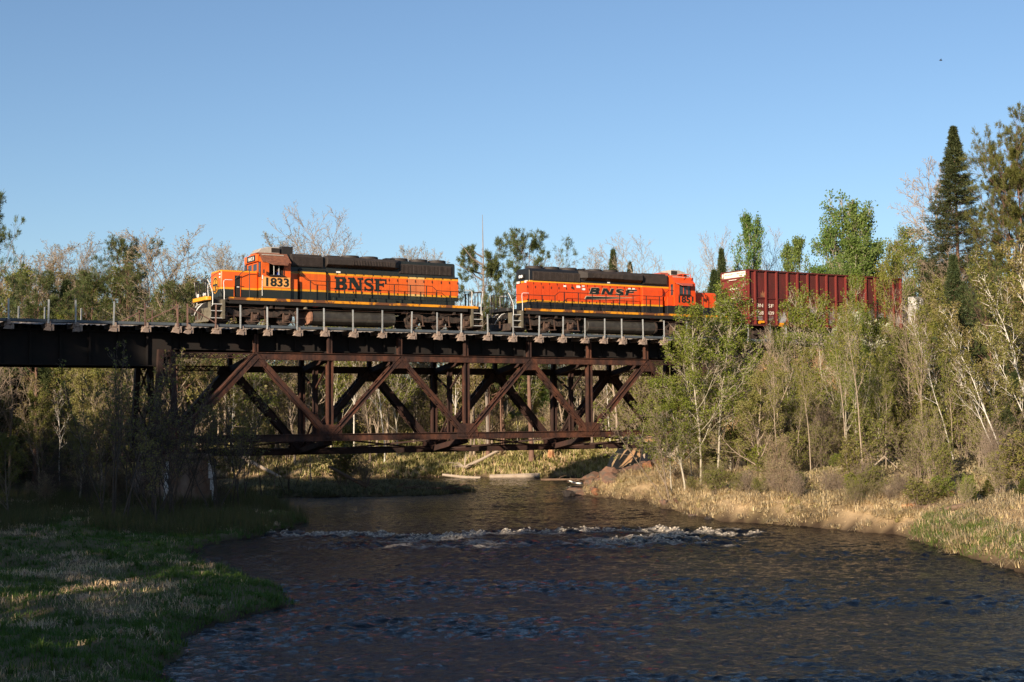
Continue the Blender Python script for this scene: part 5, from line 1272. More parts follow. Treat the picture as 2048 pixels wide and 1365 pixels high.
proto('shrub1', BL(32, 4, .032, stems=13, limbs=8, t0=.12, ang=38, lr=.46, up1=.04, sub=(5, 3), barks=('twigred', 'twigred'), leaf='lfbrown', nleaf=700, lsize=.06, ljit=.06, twr=.008))
proto('shrub2', BL(33, 3.2, .028, stems=13, limbs=8, t0=.12, ang=36, lr=.42, up1=.10, sub=(5, 3), barks=('bark', 'twig'), leaf='lfpop', nleaf=4200, lsize=.075, ljit=.08, twr=.008))
proto('shrub3', BL(34, 5, .03, stems=9, limbs=9, t0=.2, ang=40, lr=.46, up1=.05, sub=(6, 4), barks=('bark', 'twig'), twr=.008))
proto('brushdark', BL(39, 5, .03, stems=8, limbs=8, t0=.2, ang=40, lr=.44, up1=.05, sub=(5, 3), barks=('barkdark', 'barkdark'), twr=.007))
proto('brushtan', BL(61, 7, .035, stems=12, limbs=10, t0=.18, ang=32, lr=.30, up1=.10, sub=(6, 4), barks=('barkpale', 'twiggrey'), leaf='lfspring', nleaf=5200, lsize=.055, ljit=.11, twr=.009))
proto('brushred', BL(62, 6, .035, stems=12, limbs=10, t0=.15, ang=36, lr=.34, up1=.06, sub=(6, 4), barks=('bark', 'twig'), leaf='lfolive', nleaf=4200, lsize=.055, ljit=.10, twr=.009))
proto('fine0', BL(64, 11, .075, wander=.04, limbs=18, t0=.18, ang=44, lr=.36, up1=.08, sub=(7, 5, 2), barks=('barkpale', 'twig'), leaf='lfspring', nleaf=7000, lsize=.065, ljit=.18, clump=.28, twr=.010))
proto('fine1', BL(65, 11, .065, lean=(-.12, 0), wander=.05, limbs=16, t0=.22, ang=48, lr=.38, up1=.05, sub=(7, 5, 2), barks=('barkpale', 'twigred'), leaf='lfspring', nleaf=6000, lsize=.065, ljit=.20, clump=.3, twr=.010))
proto('roundbare', BL(63, 14, .17, limbs=15, t0=.50, ang=52, lr=.40, up1=.06, sub=(7, 6, 3), barks=('barkpale', 'twiggrey'), twr=.019))
proto('crown0', BL(66, 14, .15, limbs=15, t0=.18, ang=40, lr=.52, up1=.13, sub=(8, 7, 4), barks=('barkpale', 'twig'), leaf='lfbud', nleaf=4000, lsize=.042, ljit=.06, lt0=.5, twr=.012))
proto('crown1', BL(67, 14, .15, lean=(.06, 0), limbs=14, t0=.22, ang=46, lr=.52, up1=.12, sub=(8, 7, 4), barks=('bark', 'twiggrey'), leaf='lfbrown', nleaf=2200, lsize=.042, ljit=.05, lt0=.5, twr=.012))
proto('crown2', BL(68, 14, .15, limbs=13, t0=.25, ang=36, lr=.55, up1=.15, sub=(8, 7, 4), barks=('barkpale', 'twiggrey'), twr=.012))
proto('slim', BL(70, 13, .075, wander=.03, limbs=14, t0=.5, ang=40, lr=.22, up1=.08, sub=(6, 4), barks=('barkpale', 'twiggrey'), leaf='lfspring', nleaf=2200, lsize=.065, ljit=.12, twr=.010))
proto('blossom', BL(35, 5.5, .06, stems=3, limbs=12, t0=.42, ang=46, lr=.34, up1=.05, sub=(6, 4), barks=('bark', 'twig'), leaf='lfwhite', nleaf=4200, lsize=.075, ljit=.09, twr=.009))
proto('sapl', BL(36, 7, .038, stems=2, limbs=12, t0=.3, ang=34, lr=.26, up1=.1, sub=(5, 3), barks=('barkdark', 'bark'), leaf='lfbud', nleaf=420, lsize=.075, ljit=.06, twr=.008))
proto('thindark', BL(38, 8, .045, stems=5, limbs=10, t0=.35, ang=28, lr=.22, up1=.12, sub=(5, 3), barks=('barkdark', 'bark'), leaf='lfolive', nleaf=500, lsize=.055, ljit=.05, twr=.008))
proto('thinbud', BL(37, 8, .045, stems=4, limbs=11, t0=.35, ang=30, lr=.25, up1=.12, sub=(5, 4), barks=('bark', 'twig'), leaf='lfolive', nleaf=1300, lsize=.07, ljit=.06, twr=.009))
proto('pine0', pine(41, 17, .22, ntuft=3600, tuft=8))
proto('pine1', pine(42, 17, .24, t0=.45, limbs=22, lr=.26, ragged=.45, cone=.35, ntuft=3200, tuft=8))
proto('pineo', pine(43, 19, .24, t0=.30, limbs=40, lr=.25, leaf='ndlo', ragged=.4, ntuft=7500, cone=.55))
proto('snagpine', pine(44, 15, .20, t0=.30, limbs=26, lr=.26, ragged=.4, ntuft=4200, dead=.25, cone=.45))
proto('spruce0', spruce(51, 19, 3.4, .20, dens=3.4))
proto('spruce1', spruce(52, 10, 2.2, .11, leaf='ndls'))
proto('spruceo', spruce(53, 5, 1.9, .07, leaf='ndlo', whorls=26, per=8, dens=.7))

NAMES = dict(bare='bare_tree', bud='budding_tree', olive='leafing_tree', pop='poplar_tree', bright='poplar_tree', birch='birch_tree', shrub='shrub', brushdark='shrub', brushtan='shrub', brushred='shrub', roundbare='bare_tree', fine='leafing_tree', slim='leafing_tree', crown='budding_tree', blossom='blossom_tree', sapl='sapling', thinbud='sapling', thindark='sapling', pine='pine_tree', snagpine='pine_tree', spruce='spruce_tree')
def kind_name(k):
    for a in sorted(NAMES, key=len, reverse=True):
        if k.startswith(a): return NAMES[a]
    return 'tree'
PRN = random.Random(99)
def _land(x, y):
    while float(sdist(np.array([x]), np.array([y]))[0]) < .35: y += .8
    return y
def tree(k, x, y, h, label, group=None, rz=None, tilt=(0, 0), sink=.12, wide=1.0, z=None):
    a, b, hp = PROTO[k]; nm = kind_name(k); y = _land(x, y)
    g = thing(nm, label, 'shrub' if nm == 'shrub' else 'tree', (x, y, (H1(x, y) if z is None else z) - sink), PRN.uniform(0, 6.28) if rz is None else rz, group)
    s = h / hp; g.scale = (s * wide, s * wide, s); g.rotation_mode = 'XYZ'
    if tilt != (0, 0):
        q = Matrix.Rotation(tilt[0], 4, 'Y') @ Matrix.Rotation(tilt[1], 4, 'X') @ Matrix.Rotation(g.rotation_euler.z, 4, 'Z'); g.rotation_euler = q.to_euler()
    link('trunk', a, g); link('crown', b, g)
    return g
def tree_at(k, px, Y, ptop, label, group=None, **kw):
    """a tree standing Y metres away whose top shows at picture height ptop"""
    x = (px - 1024) / F_PX * Y; zt = CAM_H + (HOR(px) - ptop) / F_PX * Y
    return tree(k, x, Y, max(1.0, zt - H1(x, Y)), label, group, **kw)
# ------------------------------------------------------------------ the wood behind the camera that shades the near water
def near_forest():
    rg = np.random.default_rng(8); Hq = lambda q: np.interp(q, [-120, -84, -66, -60, -55, -45, -38, -32, -26, -20, -12, -6, 0], [27, 26, 26.5, 28, 25.5, 25, 23, 20.0, 18.5, 16.5, 14.5, 12.5, 11])
    cr_ = Acc()
    for t0 in (-5, -11, -18):
        q = -120.0
        while q < -5:
            q += rg.uniform(2.3, 3.4); t = t0 + rg.uniform(-1.5, 1.5); x, y = .866 * q + .5 * t, -.5 * q + .866 * t
            if float(sdist(np.array([x]), np.array([y]))[0]) < .5: continue
            h = (Hq(q) - .306 * t) * rg.uniform(.90, 1.03); z = H1(x, y) - .2
            pts = np.array([[[x, y, z + h * k / 6] for k in range(7)]]); V, Q = tubes(pts, rads(np.array([.2]), np.array([.03]), 7), 6); cr_.add(V, Q, 0)
            n = int((34 if not -35 < q < -28 else 15) * h); u = rg.uniform(.10, 1, n) ** .85; rr = 2.9 * np.sqrt(np.clip(1 - u, 0, 1) * 1.1 + .02) * np.sqrt(rg.uniform(0, 1, n)); a = rg.uniform(0, 6.283, n)
            P = np.stack([x + rr * np.cos(a), y + rr * np.sin(a), z + h * u], -1); V, Q = leaves(rg, P, .42, .12); cr_.add(V, Q, 1)
    o = link('near_forest', cr_.mesh('near_forest', ['bark', 'ndl'], False)); o['kind'] = 'stuff'
near_forest()

# ------------------------------------------------------------------ trees on the skyline, one by one
T = tree_at
T('pine1', -40, 84, 372, 'dark pine cut off by the left edge of the picture, above the deck', wide=.62)
T('crown1', 62, 132, 474, 'tall budding tree on the skyline beside the dark left pine', wide=1.17)
T('crown0', 118, 136, 462, 'broad budding tree on the left skyline, tallest before the first gap', wide=1.25)
T('crown1', 150, 136, 482, 'budding tree just left of the two dark pines above the deck', wide=.8)
T('pine0', 196, 127, 500, 'dark spreading pine behind the left deck posts, lower of two', wide=1.0)
T('pine1', 244, 128, 470, 'taller dark pine right of the spreading pine on the left skyline', wide=.9)
T('crown0', 300, 134, 466, 'rounded bare crown rising right of the two left pines', wide=1.25)
T('crown1', 345, 128, 462, 'broad twiggy tree left of the leading engine, level with its cab roof', wide=1.37)
T('olive', 385, 130, 545, 'low leafing tree right behind the snow plow of the leading engine')
T('crown0', 438, 138, 488, 'slim budding tree above the nose of the leading engine', wide=0.91)
T('crown1', 486, 142, 480, 'budding tree behind the cab of the leading engine', wide=0.91)
T('crown0', 590, 150, 448, 'twiggy tree rising behind the cab roof and air conditioner', wide=1.17)
T('crown2', 655, 152, 415, 'tall pale bare tree highest above the leading engine', wide=1.25)
T('crown2', 705, 150, 452, 'pale bare tree right of the highest one above the leading engine', wide=1.17)
T('crown1', 795, 150, 492, 'twiggy crown above the roof fans of the leading engine, left of three', wide=0.91)
T('crown0', 842, 152, 478, 'twiggy crown above the roof fans of the leading engine, middle of three', wide=0.85)
T('crown1', 888, 148, 494, 'twiggy crown above the roof fans of the leading engine, right of three', wide=0.78)
T('bare0', 940, 128, 492, 'dead bare tree in the gap between the engines, left of the snag pine', wide=.5)
sp_ = T('snagpine', 975, 128, 462, 'ragged pine with a long dead spike standing between the two engines', wide=.85)
T('pine0', 1006, 131, 565, 'low bushy pine in front of the gap between the engines', wide=.9)
T('pine1', 1062, 126, 458, 'irregular pine above the rear end of the second engine', wide=.9)
T('crown0', 1108, 146, 492, 'twiggy crown over the second engine, beside the irregular pine', wide=0.98)
T('crown1', 1156, 148, 496, 'small twiggy crown over the middle of the second engine', wide=0.91)
T('spruce1', 1228, 138, 498, 'slender spruce tip showing over the second engine, taller of two', wide=.55)
T('spruce1', 1264, 140, 524, 'short spruce tip showing over the second engine, lower of two', wide=.5)
T('crown2', 1335, 140, 464, 'spreading bare tree above the cab of the second engine', wide=1.23)
T('bare1', 1398, 138, 515, 'thin grey bare tree between the second engine and the gondola', wide=.6)
T('spruce1', 1427, 128, 540, 'lower spruce left of the cream panel of the gondola', wide=.8)
T('spruce1', 1446, 130, 497, 'narrow spruce tip directly above the left end of the gondola', wide=.55)
T('crown2', 1472, 140, 440, 'bare forked tree above the left end of the gondola', wide=0.78)
T('bright1', 1492, 134, 424, 'thin fresh green poplar above the left end of the gondola', wide=.55)
T('crown2', 1556, 142, 448, 'grey bare tree over the middle of the gondola', wide=0.91)
T('bright1', 1605, 132, 470, 'small bright green poplar left of the tall green pair behind the gondola', wide=.7)
T('bright0', 1672, 132, 382, 'tallest bright green poplar behind the gondola', wide=.85)
T('bright0', 1735, 130, 405, 'second bright green poplar behind the right half of the gondola', wide=.9)
T('bright1', 1700, 126, 470, 'bright green poplar in front of the tall green pair', wide=.9)
T('pop1', 1795, 122, 445, 'yellow green poplar at the right end of the gondola', wide=1.0)
T('olive', 1830, 128, 470, 'olive leafing tree beneath the leaning bare crown', wide=.8)
T('roundbare', 1962, 118, 292, 'leaning bare tree with a round twiggy crown left of the tall spruce', tilt=(-.25, 0), rz=.6, wide=.80)
T('spruce0', 1922, 112, 246, 'very tall pointed spruce with a browned top at right', wide=1.15)
T('pineo', 2018, 104, 240, 'big olive pine right of the tall pointed spruce', wide=.72)
T('pineo', 2062, 98, 200, 'tallest olive pine cut off by the right edge', wide=.75)
# dead spike and arms of the snag pine
mb = MB(); sp_h = sp_.location
zt = CAM_H + (HOR(966) - 428) / F_PX * 128; xx = (966 - 1024) / F_PX * 128
mb.tube([(xx + .45, 128, H1(xx, 128)), (xx + .15, 128, zt * .5), (xx + .05, 128, zt - 4), (xx, 128, zt)], .16, 6, .02)
for dx, dz, z in ((-1.5, 1.9, zt - 4.6), (-1.9, .9, zt - 5.4), (-.9, 1.0, zt - 3.9), (-1.3, -.3, zt - 7), (1.0, .8, zt - 5.0), (-1.8, -.6, zt - 9), (-1.0, 1.2, zt - 6.0)):
    mb.tube([(xx + .08, 128, z), (xx + dx * .65, 127.7, z + dz * .35), (xx + dx * 1.3, 127.4, z + dz)], .10, 5, .02)
so_ = part('dead_snag', mb, 'snag', None, 0, True); tag(so_, 'grey dead snag with a needle-like tip in the gap between the engines', 'tree')

# ------------------------------------------------------------------ right bank trees
T('pop0', 1432, 84, 555, 'tallest pale-stemmed poplar of the green clump before the second engine cab', tilt=(.02, 0), wide=1.1)
T('pop1', 1398, 83, 605, 'wide leafy poplar on the left of the green clump by the right pier', wide=1.05)
T('pop0', 1458, 86, 615, 'shorter poplar on the right of the green clump', tilt=(.03, 0), wide=1.1)
T('pop1', 1368, 82, 745, 'low leafy young poplar at the foot of the green clump, water side', tilt=(-.10, 0), wide=1.5)
T('thinbud', 1340, 80.5, 780, 'leaning thin stems at the water edge left of the green clump', tilt=(-.20, 0), rz=1.0, wide=1.3)
T('bare1', 1562, 84, 640, 'bare tan tree with dense twigs in front of the gondola numbers', tilt=(-.10, 0), rz=.3, wide=.85)
T('bare1', 1535, 88, 690, 'second bare tan tree standing left behind the first, under the deck', wide=.8)
T('pop0', 1616, 88, 560, 'slim poplar in front of the gondola, first right of the bare tan tree', tilt=(-.03, 0), wide=.95)
T('pop1', 1712, 79, 538, 'tall grey-trunked poplar before the middle of the gondola', tilt=(-.045, 0), rz=2.0, wide=.48)
T('pop0', 1690, 81, 600, 'forked poplar close left of the tall grey-trunked poplar', wide=.7)
T('pop0', 1752, 80, 690, 'short thin poplar right of the tall grey-trunked poplar', wide=.7)
T('pop1', 1436, 85.5, 590, 'leafy poplar in the middle of the green clump, right of its tallest', wide=.85)
T('pop0', 1380, 84.5, 655, 'pale-stemmed poplar in the middle of the green clump, left of its tallest', wide=.9)
T('pop1', 1340, 83, 800, 'small leafy poplar farthest left of the green clump', tilt=(-.08, 0), wide=1.5)
T('pop0', 1585, 86, 640, 'slim poplar close right of the bare tan tree', wide=1.1)
T('pop0', 1645, 87, 575, 'airy poplar before the gondola, second right of the bare tan tree', wide=1.1)
T('pop1', 1672, 83, 640, 'leafy poplar before the gondola, third right of the bare tan tree', wide=1.1)
T('pop0', 1735, 84, 600, 'airy poplar right behind the tall grey-trunked poplar', wide=1.0)
T('crown2', 1518, 86, 715, 'low bare twiggy tree under the deck left of the bare tan tree', wide=1.2)
for px, Y, top, tl, l in ((1556, 76.5, 700, -.07, 'slender tan trunk standing bare before the brush, first right of the green clump'), (1618, 77, 690, -.02, 'straight slender pale trunk, second right of the green clump'),
                          (1690, 74.5, 640, -.03, 'slender pale trunk close left of the grey-trunked pair'), (1722, 74, 590, -.05, 'taller slender pale trunk of the pair over the dry grass'),
                          (1768, 76, 720, .0, 'thin straight trunk right of the pale pair'), (1846, 75, 640, -.04, 'grey slender trunk before the thick forked one'), (1905, 74, 700, -.06, 'slender tan trunk left of the birches'), (1590, 79, 760, .04, 'short slender trunk leaning right between the first two')):
    T('slim', px, Y, top, l, tilt=(tl, 0), wide=.9)
T('blossom', 1742, 95, 622, 'white blossoming small tree in front of the right half of the gondola', wide=1.0)
T('bare0', 1850, 80, 600, 'thick forked grey trunk in the middle of the right bank wood', tilt=(-.03, 0), rz=.7, wide=.7)
T('olive1', 1815, 88, 630, 'olive leafing tree left of the thick forked grey trunk')
T('fine1', 1838, 92, 470, 'leafy tree overhanging the right end of the gondola', tilt=(-.06, 0), wide=.55)
def birch(k, bpx, bY, tpx, tpy, label, wide=1.0, rz=0.0):
    x = (bpx - 1024) / F_PX * bY; z0 = H1(x, bY); zt = CAM_H + (HOR(tpx) - tpy) / F_PX * bY; xt = (tpx - 1024) / F_PX * bY
    dz = zt - z0; an = math.atan2(xt - x, dz)
    return tree(k, x, bY, math.hypot(dz, xt - x) * 1.02, label, 'leaning white birches', rz=rz, tilt=(an, 0), wide=wide)
birch('birch0', 1968, 79, 1868, 560, 'leaning white birch, leftmost of the big slanting group at right')
birch('birch1', 2050, 73, 1905, 590, 'white birch slanting most strongly up to the left across the right wood', .9, 2.0)
birch('birch0', 2075, 76, 1965, 500, 'long white birch slanting from the right edge, highest of the group', 1.0, 4.0)
birch('birch2', 2000, 71, 1925, 700, 'thin crooked white birch low in front of the slanting group', .9, 1.0)
birch('birch2', 1905, 77, 1815, 650, 'thin white birch slanting left behind the thick forked trunk', .9, 3.0)
birch('birch1', 2080, 82, 2010, 470, 'white birch at the right edge with leaves, steepest of the group', 1.0, 5.0)
birch('birch2', 1925, 84, 1838, 600, 'slender white birch between the forked trunk and the slanting group', 1.0, .5)
birch('birch2', 2035, 85, 1985, 560, 'slender white birch behind the slanting group', .9, 2.6)
birch('birch0', 2015, 70, 1885, 620, 'long white birch in front of the slanting group, crossing it', .9, 3.3)
birch('birch1', 2090, 71, 1985, 640, 'white birch entering from the right edge low in the slanting group', .9, 1.7)
for px, Y, top in ((1990, 80, 640), (2010, 86, 540)):
    pass
T('pine1', 1994, 84, 520, 'reddish-trunked pine behind the slanting birches', tilt=(-.10, 0), rz=1.0, wide=.7)
T('spruceo', 1972, 64, 958, 'small olive spruce low at the water side under the birches', wide=1.25)
T('spruceo', 2040, 60, 965, 'small olive spruce at the right edge just above the dry grass', wide=1.3)
T('spruce1', 2030, 72, 740, 'mid-sized dark spruce at the right edge behind the small ones', wide=1.0)
rg = random.Random(21)
lab = {'olive': 'leafing brown and olive tree packed in the right bank wood', 'olive1': 'budding reddish tree packed in the right bank wood', 'bud1': 'pale twiggy tree packed in the right bank wood',
       'bare0': 'bare brown tree packed in the right bank wood', 'pop1': 'green poplar packed in the right bank wood', 'birch2': 'thin upright birch packed in the right bank wood', 'spruce1': 'dark young spruce packed in the right bank wood', 'fine0': 'yellow green spring tree packed in the right bank wood', 'fine1': 'slanted yellow green spring tree packed in the right bank wood'}
FR = []                                      # the mass of the right wood
for i in range(46):
    px = rg.uniform(1770, 2130); Y = rg.uniform(84, 108); top = rg.uniform(490, 700) if px > 1850 else rg.uniform(640, 790)
    FR.append((rg.choice(['olive', 'olive1', 'fine0', 'fine1', 'fine0', 'bare0', 'fine1', 'spruce1']), px, Y, top))
for i in range(16):
    FR.append((rg.choice(['bare0', 'fine1', 'fine0', 'birch2']), rg.uniform(1500, 1790), rg.uniform(84, 95), rg.uniform(720, 840)))
for i in range(34):
    FR.append((rg.choice(['bright1', 'bright0', 'olive_']), 1350 + (i + rg.random()) * 700 / 34, rg.uniform(122, 140), rg.uniform(500, 580) if i > 12 else rg.uniform(580, 640)))
for k, px, Y, top in FR:
    fresh = k not in lab; k = k.strip('_')
    l = 'fresh green tree beyond the track, hidden behind the red gondola' if fresh and px < 1800 else 'fresh green tree beyond the track behind the right wood' if fresh else lab[k]
    #l = lab.get(k, 'fresh green tree beyond the track behind the right wood')
    if 'packed' in l:
        zn = ('below the gondola' if px < 1800 else 'right of the poplars' if px < 1870 else 'behind the leaning birches' if px < 1960 else 'at the right edge') + (', near the bank' if Y < 92 else ', up the slope')
        l = l.replace('packed in the right bank wood', 'in the right wood') + ' ' + zn
    T(k, px, Y, top, l, l.replace(' tree', ' trees').replace('birch ', 'birches ').replace('poplar ', 'poplars ', 1), wide=rg.uniform(.7, 1.0))
# shrubs along the right bank
SH = {'shrub0': 'leafing brown shrub on the right bank slope', 'shrub1': 'reddish bare shrub on the right bank slope', 'shrub2': 'bright green shrub on the right bank slope', 'shrub3': 'bare grey shrub on the right bank slope', 'brushtan': 'pale twiggy leafing shrub on the right bank slope', 'brushred': 'brown twiggy shrub on the right bank slope'}
T('shrub2', 1672, 78, 905, 'largest bright green bush at the foot of the poplars, right bank', wide=1.5)
T('shrub2', 1592, 73.5, 1000, 'low green bush hanging over the water in a bank notch', wide=1.1)
n = 0
while n < 92:
    px = rg.uniform(1330, 2060); Y = rg.uniform(60, 96); x = (px - 1024) / F_PX * Y; d = float(sdist(np.array([x]), np.array([Y]))[0])
    if d < 1.9: continue
    k = rg.choice(['shrub0', 'shrub1', 'shrub3', 'shrub0', 'shrub2', 'brushtan'] if d < 7 else ['shrub0', 'brushtan', 'shrub3', 'brushred'])
    h = rg.uniform(1.6, 3.9) * (1.15 if d > 6 else .8 if d > 3.5 else .5)
    zn = 'below the green poplar clump' if px < 1500 else 'by the bare tan tree' if px < 1640 else 'among the grey-trunked poplars' if px < 1800 else 'around the thick forked trunk' if px < 1920 else 'beneath the leaning birches'
    l = ('tall ' if h > 2.7 else 'low ') + SH[k].replace('on the right bank slope', zn)
    tree(k, x, Y, h, l, l.replace('shrub', 'shrubs'), wide=rg.uniform(.8, 1.3)); n += 1

rg2 = random.Random(77)
for i in range(50):
    px = rg2.uniform(1480, 2070); Y = rg2.uniform(80, 104) if px < 1840 else rg2.uniform(86, 106); k = rg2.choice(['thinbud', 'olive1', 'brushtan', 'fine0', 'brushred', 'fine1', 'brushtan']); top = rg2.uniform(620, 800) if px > 1780 else rg2.uniform(730, 860)
    zn = 'below the gondola' if px < 1640 else 'among the grey-trunked poplars' if px < 1800 else 'around the thick forked trunk' if px < 1920 else 'behind the leaning birches'
    l = {'thinbud': 'thin stemmed sapling clump', 'olive1': 'young reddish budding tree', 'fine0': 'young yellow green tree', 'fine1': 'slanted young yellow green tree', 'brushtan': 'tall pale twiggy brush', 'brushred': 'tall brown twiggy brush', 'bud1': 'young pale twiggy tree'}[k] + ' ' + zn + (', near the bank' if Y < 90 else ', up the slope')
    T(k, px, Y, top, l, 'group of ' + l, wide=rg2.uniform(.9, 1.3))

n = 0
while n < 26:
    px = rg2.uniform(1360, 1900); Y = rg2.uniform(62, 84); x = (px - 1024) / F_PX * Y; d = float(sdist(np.array([x]), np.array([Y]))[0])
    if not 1.2 < d < 4.2: continue
    k = rg2.choice(['brushtan', 'shrub0', 'brushred', 'shrub3']); zn = 'below the green poplar clump' if px < 1500 else 'by the bare tan tree' if px < 1640 else 'below the grey-trunked poplars' if px < 1800 else 'by the split log'
    l = {'brushtan': 'small pale twiggy bush', 'shrub0': 'small leafing brown bush', 'brushred': 'small brown twiggy bush', 'shrub3': 'small bare grey bush'}[k] + ' near the waterline ' + zn
    tree(k, x, Y, rg2.uniform(.8, 1.7), l, 'group of ' + l, wide=rg2.uniform(1.0, 1.6)); n += 1

# ------------------------------------------------------------------ the wood across the river, seen under and over the bridge
ZN = [(0, 340, 'left of the truss under the dark girder'), (340, 640, 'seen through the first truss bays'), (640, 930, 'seen through the middle truss bays'), (930, 1180, 'seen through the third truss bays'), (1180, 1500, 'behind the right end of the truss')]
KN = {'bare0': 'bare brown tree', 'bare1': 'pale bare tree', 'bud0': 'catkin-brown tree', 'bud1': 'pale budding tree', 'olive': 'olive leafing tree', 'olive1': 'reddish budding tree', 'birch0': 'leafing white birch', 'birch2': 'bare white birch', 'pop1': 'green poplar', 'bright1': 'bright green poplar', 'spruce1': 'dark spruce', 'pine1': 'rough-barked pine'}
rg = random.Random(31); cells = []
for i in range(150):
    px = -20 + (i + rg.random()) * 1500 / 150; Y = rg.uniform(127.5, 168) if i % 3 else rg.uniform(127, 138)
    k = rg.choice(['bare0', 'bare1', 'bud1', 'bud1', 'olive', 'olive1', 'olive1', 'birch0', 'birch2', 'pop1', 'bare0', 'bud0', 'spruce1' if px < 350 else 'bud1'])
    top = rg.uniform(560, 690) if px > 400 else rg.uniform(520, 640)
    if 1010 < px < 1130 and i % 2: k = 'bright1'; top = rg.uniform(690, 760)
    if 910 < px < 1030: top = max(top, 615)
    z = [t for a, b, t in ZN if a <= max(px, 0) < b][0]
    T(k, px, Y, top, f'{KN[k]} across the river, {z}', f'{KN[k]}s across the river, {z}', wide=rg.uniform(.75, 1.1))
T('pine1', 1003, 129, 640, 'thick pale leaning trunk in the wood right of the middle truss panel', wide=.7)
T('birch2', 768, 128, 700, 'white forked birch on the far bank in the middle of the truss', wide=1.2)
n = 0
while n < 150:
    px = rg.uniform(0, 1330); Y = rg.uniform(127, 165); x = (px - 1024) / F_PX * Y; d = float(sdist(np.array([x]), np.array([Y]))[0])
    if d < 2.5: continue
    k = rg.choice(['shrub0', 'shrub1', 'brushtan', 'brushtan', 'brushred', 'brushtan', 'brushred', 'shrub2'])
    tree(k, x, Y, rg.uniform(2.2, 4.8) * (1.7 if 'brush' in k and d > 6 else 1), {'brushtan': 'tall pale twiggy brush', 'brushred': 'tall brown twiggy brush', 'shrub0': 'leafing undergrowth shrub', 'shrub1': 'reddish undergrowth shrub', 'shrub2': 'green undergrowth shrub', 'shrub3': 'bare undergrowth shrub'}[k] + ' on the far bank, ' + [t for a, b, t in ZN if a <= px < b][0], 'undergrowth on the far bank', wide=rg.uniform(.8, 1.4)); n += 1
# the dark wood on the left bank
rg = random.Random(41)
for i in range(42):
    px = rg.uniform(-60, 335); Y = rg.choice([rg.uniform(92, 111), rg.uniform(127, 136)])
    x = (px - 1024) / F_PX * Y; s_ = (x - P0.x) * AX.x + (Y - P0.y) * AX.y; off = (x - P0.x) * NX.x + (Y - P0.y) * NX.y
    if off < 8: continue
    k = rg.choice(['spruce1', 'olive', 'olive1', 'bare0', 'bud1', 'birch2', 'spruce1'])
    T(k, px, Y, rg.uniform(600, 800), f'{KN[k]} in the shaded wood beyond the left girder span', f'{KN[k]}s beyond the left girder span', wide=rg.uniform(.8, 1.1))
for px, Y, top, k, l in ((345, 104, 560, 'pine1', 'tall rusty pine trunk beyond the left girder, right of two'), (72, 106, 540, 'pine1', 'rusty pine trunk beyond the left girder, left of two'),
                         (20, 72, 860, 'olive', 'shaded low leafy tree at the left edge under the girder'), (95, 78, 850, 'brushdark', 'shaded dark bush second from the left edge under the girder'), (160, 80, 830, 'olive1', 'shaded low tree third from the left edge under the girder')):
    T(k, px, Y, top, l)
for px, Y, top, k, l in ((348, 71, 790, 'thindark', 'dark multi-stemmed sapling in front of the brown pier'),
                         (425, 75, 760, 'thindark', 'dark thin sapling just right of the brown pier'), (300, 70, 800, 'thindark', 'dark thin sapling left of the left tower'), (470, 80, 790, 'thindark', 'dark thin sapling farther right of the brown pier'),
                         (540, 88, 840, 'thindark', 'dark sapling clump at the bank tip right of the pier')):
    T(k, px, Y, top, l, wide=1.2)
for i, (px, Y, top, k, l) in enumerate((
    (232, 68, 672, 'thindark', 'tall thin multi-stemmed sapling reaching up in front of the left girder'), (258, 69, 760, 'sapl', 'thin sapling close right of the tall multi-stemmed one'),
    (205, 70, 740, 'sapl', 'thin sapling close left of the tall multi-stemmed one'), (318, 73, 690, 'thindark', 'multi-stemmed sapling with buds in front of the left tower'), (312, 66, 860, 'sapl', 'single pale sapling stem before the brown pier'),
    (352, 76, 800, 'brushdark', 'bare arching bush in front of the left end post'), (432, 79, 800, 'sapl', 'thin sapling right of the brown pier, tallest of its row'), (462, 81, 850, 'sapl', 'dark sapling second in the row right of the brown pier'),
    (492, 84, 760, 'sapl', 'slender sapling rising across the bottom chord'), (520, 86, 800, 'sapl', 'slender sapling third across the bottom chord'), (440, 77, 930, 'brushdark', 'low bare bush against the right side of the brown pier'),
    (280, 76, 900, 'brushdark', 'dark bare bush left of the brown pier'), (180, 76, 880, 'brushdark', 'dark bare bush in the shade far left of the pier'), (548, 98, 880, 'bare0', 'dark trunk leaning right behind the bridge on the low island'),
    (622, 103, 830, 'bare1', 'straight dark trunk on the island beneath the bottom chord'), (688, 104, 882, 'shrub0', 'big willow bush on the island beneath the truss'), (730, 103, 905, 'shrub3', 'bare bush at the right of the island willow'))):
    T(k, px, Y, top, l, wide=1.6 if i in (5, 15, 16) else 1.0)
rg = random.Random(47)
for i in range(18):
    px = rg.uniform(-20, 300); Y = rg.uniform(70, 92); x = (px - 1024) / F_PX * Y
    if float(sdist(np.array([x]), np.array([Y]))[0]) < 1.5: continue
    tree(rg.choice(['brushdark', 'brushdark', 'shrub1']), x, Y, rg.uniform(1.2, 2.4), 'shaded bare brush on the dark left bank', 'shaded brush on the left bank', wide=rg.uniform(.9, 1.4))
